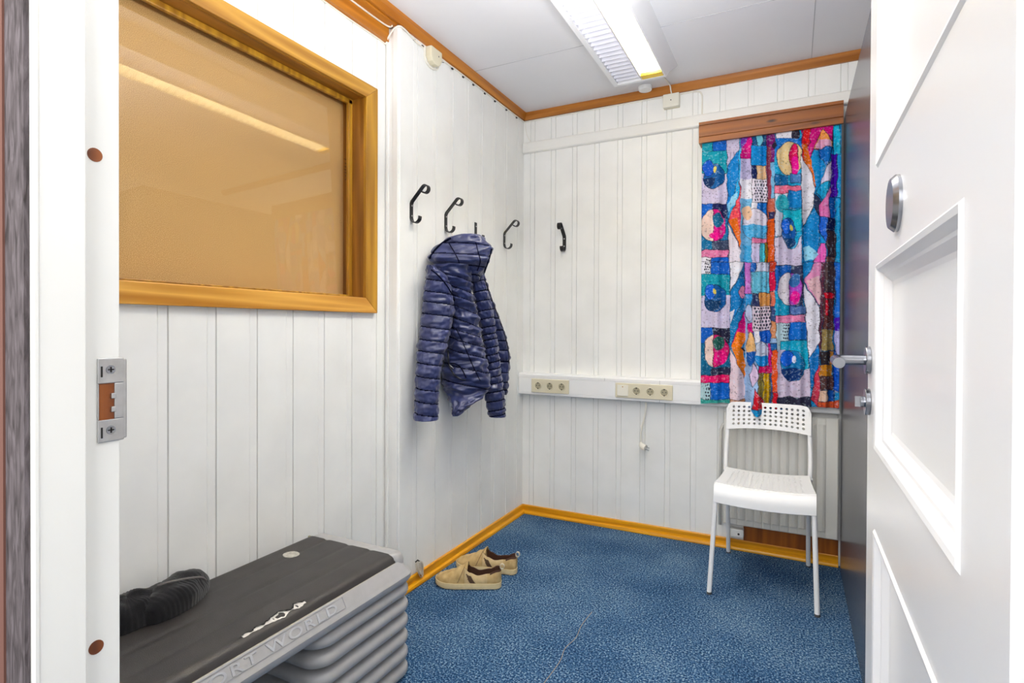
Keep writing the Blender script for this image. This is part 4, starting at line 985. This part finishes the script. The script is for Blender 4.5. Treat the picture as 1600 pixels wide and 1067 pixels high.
    for sg in (1, -1):
        pts = []
        for k in range(13):
            q = k/12; s = .50+.14*math.sin(q*PI/2)*(1-q)*1.5+.10*q; s = .535+.10*q**.8; w = W(s); z = top(s)*(1-q)+.030*q
            hh = (z-.024)/(top(s)-.024); a = math.asin(min(1, max(0, hh))**1.25); lat = w*abs(math.cos(a))**.72
            pts.append(pos(s, sg*(lat+.0008), z+.0006))
        mb.tube(pts, .0011, 6)
    mb.build('seam', DBROWN, upo)
    mb = MB(); pts = []
    for k in range(15):
        a = 2*PI*k/14; c0 = pos(-.010, 0, .088); pts.append(c0+ax*(-.009*math.cos(a))+Vector((0, 0, .011*math.sin(a))))
    mb.ribbon(pts, side, .012, .002); mb.build('pull_tab', plain('pull_tab_cream', (206, 196, 172), .7), t0)
    # tongue flap standing at the throat
    mb = MB(); rr = []
    for i in range(5):
        s = .545-.012*i; row = []
        for k in range(13):
            a = PI*(.22+.56*k/12); w = W(s); row.append(pos(s, w*.92*math.cos(a), .024+(top(.535)+.003*i-.024)*math.sin(a)**.8))
        rr.append(row)
    mb.grid(rr); mb.build('tongue', SUEDE, t0, smooth=True, solid=.003)
    return t0
shoe('tan suede slip-on shoe nearer the camera, in front of its pair', (-1.113, 2.105, 0), (-1.380, 1.996, 0), 1)
shoe('tan suede slip-on shoe nearer the back wall, partly behind its pair', (-1.110, 2.250, 0), (-1.394, 2.192, 0), -1)

# ------------------------------------------------------------------ quilted jacket
jk = thing('jacket', (-1.33, 2.2, .70), 'navy blue quilted puffer jacket with hood hanging from a black hook', 'jacket')
JS = 3.333
def jp(x, y): return (640+x/JS, 350+y/JS)
def interp(K, n):
    """K: list of tuples; smooth resample"""
    K = [tuple(map(float, k)) for k in K]; out = []; tot = len(K)-1
    for i in range(n+1):
        t = i/n*tot; j = min(int(t), tot-1); q = t-j
        a, b, c, d = K[max(j-1, 0)], K[j], K[j+1], K[min(j+2, tot)]
        out.append(tuple(.5*((2*b[m])+(c[m]-a[m])*q+(2*a[m]-5*b[m]+4*c[m]-d[m])*q*q+(3*b[m]-a[m]-3*c[m]+d[m])*q**3) for m in range(len(b))))
    return out
def quilt(name, K, xc, depth, seams, puff=.0065, tilt=0, rows_n=300, cols=80, wrk=.006, seed=0, flat=1.0, skew=0, wallmin=XL+.006):
    """K rows of (y,left,right) measured on the garment; soft flattened tube with quilting channels"""
    R = interp(K, rows_n); ys = [r[0] for r in R]; P = []; sm = []
    for i, (yy, l, r) in enumerate(R):
        a = jp((l+r)/2, yy); c = at(a[0], a[1], 0, xc); ha = at(*jp(l, yy), 0, xc); vd = (c-CO); vd.z = 0; dist = vd.length; vd.normalize(); pv = Vector((-vd.y, vd.x, 0))*-1
        hw = abs(r-l)/2/JS/F*(c-CO).dot(fw); hw = max(hw, .002)
        ht = min(depth, hw*1.15+.01) if hw < depth else depth
        row = []
        for k in range(cols):
            th = 2*PI*k/cols; cc, ss = math.cos(th), math.sin(th)
            ph = 0
            ysx = yy+tilt*cc*28+skew*ss*10
            d_ = min(abs(ysx-s) for s in seams); nxt = .5*62
            pf_ = 1-math.exp(-(d_/6.5)**1.1)
            q = Vector((cc*hw*6+seed, ss*6*ht, yy*.012)); wv = noise.noise(q*2.3)*wrk+noise.noise(Vector((cc*3+seed, yy*.05, ss*2)))*wrk*.9
            # gathers that run away from each seam
            wv += .0022*math.exp(-d_/12)*math.sin(k*1.35+yy*.05+3*noise.noise(Vector((k*.2, yy*.02, seed))))
            rad = 1.0; e = puff*(pf_-1)+wv*(.35+.65*pf_)
            sg_c = math.copysign(abs(cc)**.85, cc); sg_s = math.copysign(abs(ss)**.85, ss)
            p = c+pv*(sg_c*hw+cc*e)+vd*(-(sg_s*ht*flat)-ss*e)
            if p.x < wallmin: p.x = wallmin+.0005*random.random()
            row.append(p)
            sm.append(d_ < 3.0)
        P.append(row)
    mb = MB(); V = mb.grid(P, closev=True, fmi=lambda i, j: 1 if sm[i*cols+j] else 0); mb.face(V[0], 0); mb.face(V[-1], 1)
    o = mb.build(name, [NAVY, SEAM], jk, smooth=True); return o
FAR = quilt('back_panel', [(255, 366, 388), (300, 372, 402), (340, 380, 415), (400, 388, 436), (480, 398, 466), (550, 410, 492), (650, 430, 519), (730, 440, 524), (800, 446, 519), (860, 470, 513), (888, 486, 505)], -1.385, .05, [300, 345, 400, 440, 490, 550, 605, 655, 712, 770, 820, 860], seed=3)
BODY = quilt('body', [(215, 108, 330), (260, 128, 322), (320, 165, 322), (400, 205, 338), (480, 212, 354), (560, 203, 368), (640, 187, 386), (720, 178, 404), (790, 167, 414), (840, 176, 416), (880, 197, 404), (920, 211, 350), (960, 223, 292), (998, 234, 241)], -1.350, .075, [275, 335, 385, 440, 505, 560, 610, 668, 745, 830], tilt=-1.0, seed=1, puff=.008, wrk=.014)
SL2 = quilt('sleeve', [(262, 318, 380), (300, 316, 392), (340, 322, 404), (400, 334, 424), (480, 350, 441), (560, 366, 452), (640, 382, 463), (720, 394, 472), (800, 392, 483), (880, 388, 494), (940, 397, 500), (1000, 411, 503)], -1.310, .058, [300, 352, 400, 450, 492, 535, 572, 600, 640, 678, 716, 752, 790, 826, 868, 915, 962, 990], tilt=.3, seed=8)
SL1 = quilt('sleeve', [(216, 92, 120), (235, 90, 150), (262, 86, 184), (320, 76, 214), (400, 66, 231), (480, 58, 229), (560, 50, 215), (640, 42, 193), (720, 36, 172), (800, 29, 160), (900, 25, 153), (1016, 22, 150)], -1.375, .062, [298, 358, 412, 473, 540, 606, 664, 726, 794, 857, 922, 986], tilt=-.35, seed=5)
HOOD = quilt('hood', [(60, 285, 350), (64, 240, 368), (75, 200, 388), (95, 170, 410), (125, 134, 434), (160, 110, 426), (190, 100, 416), (212, 130, 408), (235, 200, 398), (265, 238, 384), (290, 268, 366), (303, 296, 348)], -1.320, .085, [112, 165, 222, 268], tilt=-.2, seed=12, puff=.008, rows_n=150, cols=90, wrk=.010)
def drape(name, objs, pts, r, mat, parent, lift=.0015, k=6):
    """cord laid on the surface along survey points"""
    P = [Vector((a, b, 0)) for a, b in pts]; P = smoothpts(P, k); out = []
    trees = []
    for o in objs:
        me_ = o.data; trees.append(BVHTree.FromPolygons([v.co for v in me_.vertices], [p.vertices for p in me_.polygons]))
    for q in P:
        px, py = jp(q.x, q.y); d_ = ray(px, py).normalized(); best = None
        for t in trees:
            h = t.ray_cast(CO, d_)
            if h[0] and (best is None or h[3] < best[3]): best = h
        if best: out.append(best[0]-d_*lift)
    if len(out) > 2: return MB().tube(out, r, 8).build(name, mat, parent, smooth=True)
drape('side_seam', [BODY], [(240, 540), (270, 600), (305, 680), (335, 750), (368, 815)], .0022, SEAM, BODY)
drape('shoulder_seam', [SL1, BODY], [(112, 238), (150, 268), (190, 315), (222, 368), (232, 400)], .003, SEAM, SL1)
drape('pocket_edge', [BODY], [(200, 660), (205, 720), (225, 775), (262, 806), (294, 812)], .004, ZIP, BODY)
drape('pocket_edge', [BODY], [(212, 725), (240, 728), (270, 752), (294, 800)], .003, SEAM, BODY)
drape('zip_pull', [BODY], [(206, 732), (218, 742), (228, 752)], .0022, STEEL, BODY)
drape('hood_seam', [HOOD], [(205, 100), (235, 150), (258, 200), (262, 250)], .0022, SEAM, HOOD)
drape('hood_seam', [HOOD], [(345, 95), (358, 150), (368, 195), (352, 245)], .0022, SEAM, HOOD)
drape('hood_trim', [HOOD], [(104, 178), (125, 145), (160, 108), (200, 80), (215, 74)], .005, SEAM, HOOD)
drape('hood_trim', [HOOD], [(428, 128), (414, 180), (402, 215), (386, 260)], .004, SEAM, HOOD)
drape('front_zip', [FAR], [(392, 290), (412, 345), (432, 402), (462, 482), (488, 552), (513, 650), (518, 730)], .0028, ZIP, FAR)
hk = at(703, 366, 0, XL+.03); hd = at(*jp(226, 78), 0, -1.36)
mb = MB(); a = Vector((XL+.026, 2.178, 1.560)); mb.tube(smoothpts([hd+Vector((0, 0, -.02)), a+Vector((.004, .012, -.012)), a+Vector((0, 0, .0)), a+Vector((-.004, -.008, -.014)), hd+Vector((0, -.02, -.02))], 5), .0016, 6); mb.build('hanging_loop', CORD2, jk)

# ------------------------------------------------------------------ light
w = bpy.data.worlds.new('world'); bpy.context.scene.world = w; w.use_nodes = True
w.node_tree.nodes['Background'].inputs['Color'].default_value = (1, .985, .965, 1); w.node_tree.nodes['Background'].inputs['Strength'].default_value = .8
def area(name, loc, tgt, sx, sy_, power, col=(1, 1, 1)):
    l = bpy.data.lights.new(name, 'AREA'); l.shape = 'RECTANGLE'; l.size = sx; l.size_y = sy_; l.energy = power; l.color = col
    o = bpy.data.objects.new(name, l); COL.objects.link(o); o.location = loc; o.rotation_euler = (Vector(tgt)-Vector(loc)).to_track_quat('-Z', 'Y').to_euler(); return o
area('doorway_fill', (-.35, -.9, 1.9), (-.7, 2.2, 1.0), 1.4, 1.2, 27)  # added fill behind the camera, shining in through the doorway; not a real lamp
area('room_fill', (-.36, 1.05, 1.75), (-.36, 1.1, 3), .5, .9, 27)  # added unseen fill aimed at the ceiling to brighten the room
sc = bpy.context.scene
sc.view_settings.view_transform = 'Standard'; sc.view_settings.look = 'None'; sc.view_settings.gamma = 1; sc.view_settings.exposure = .38
sc.cycles.max_bounces = 10; sc.cycles.diffuse_bounces = 6
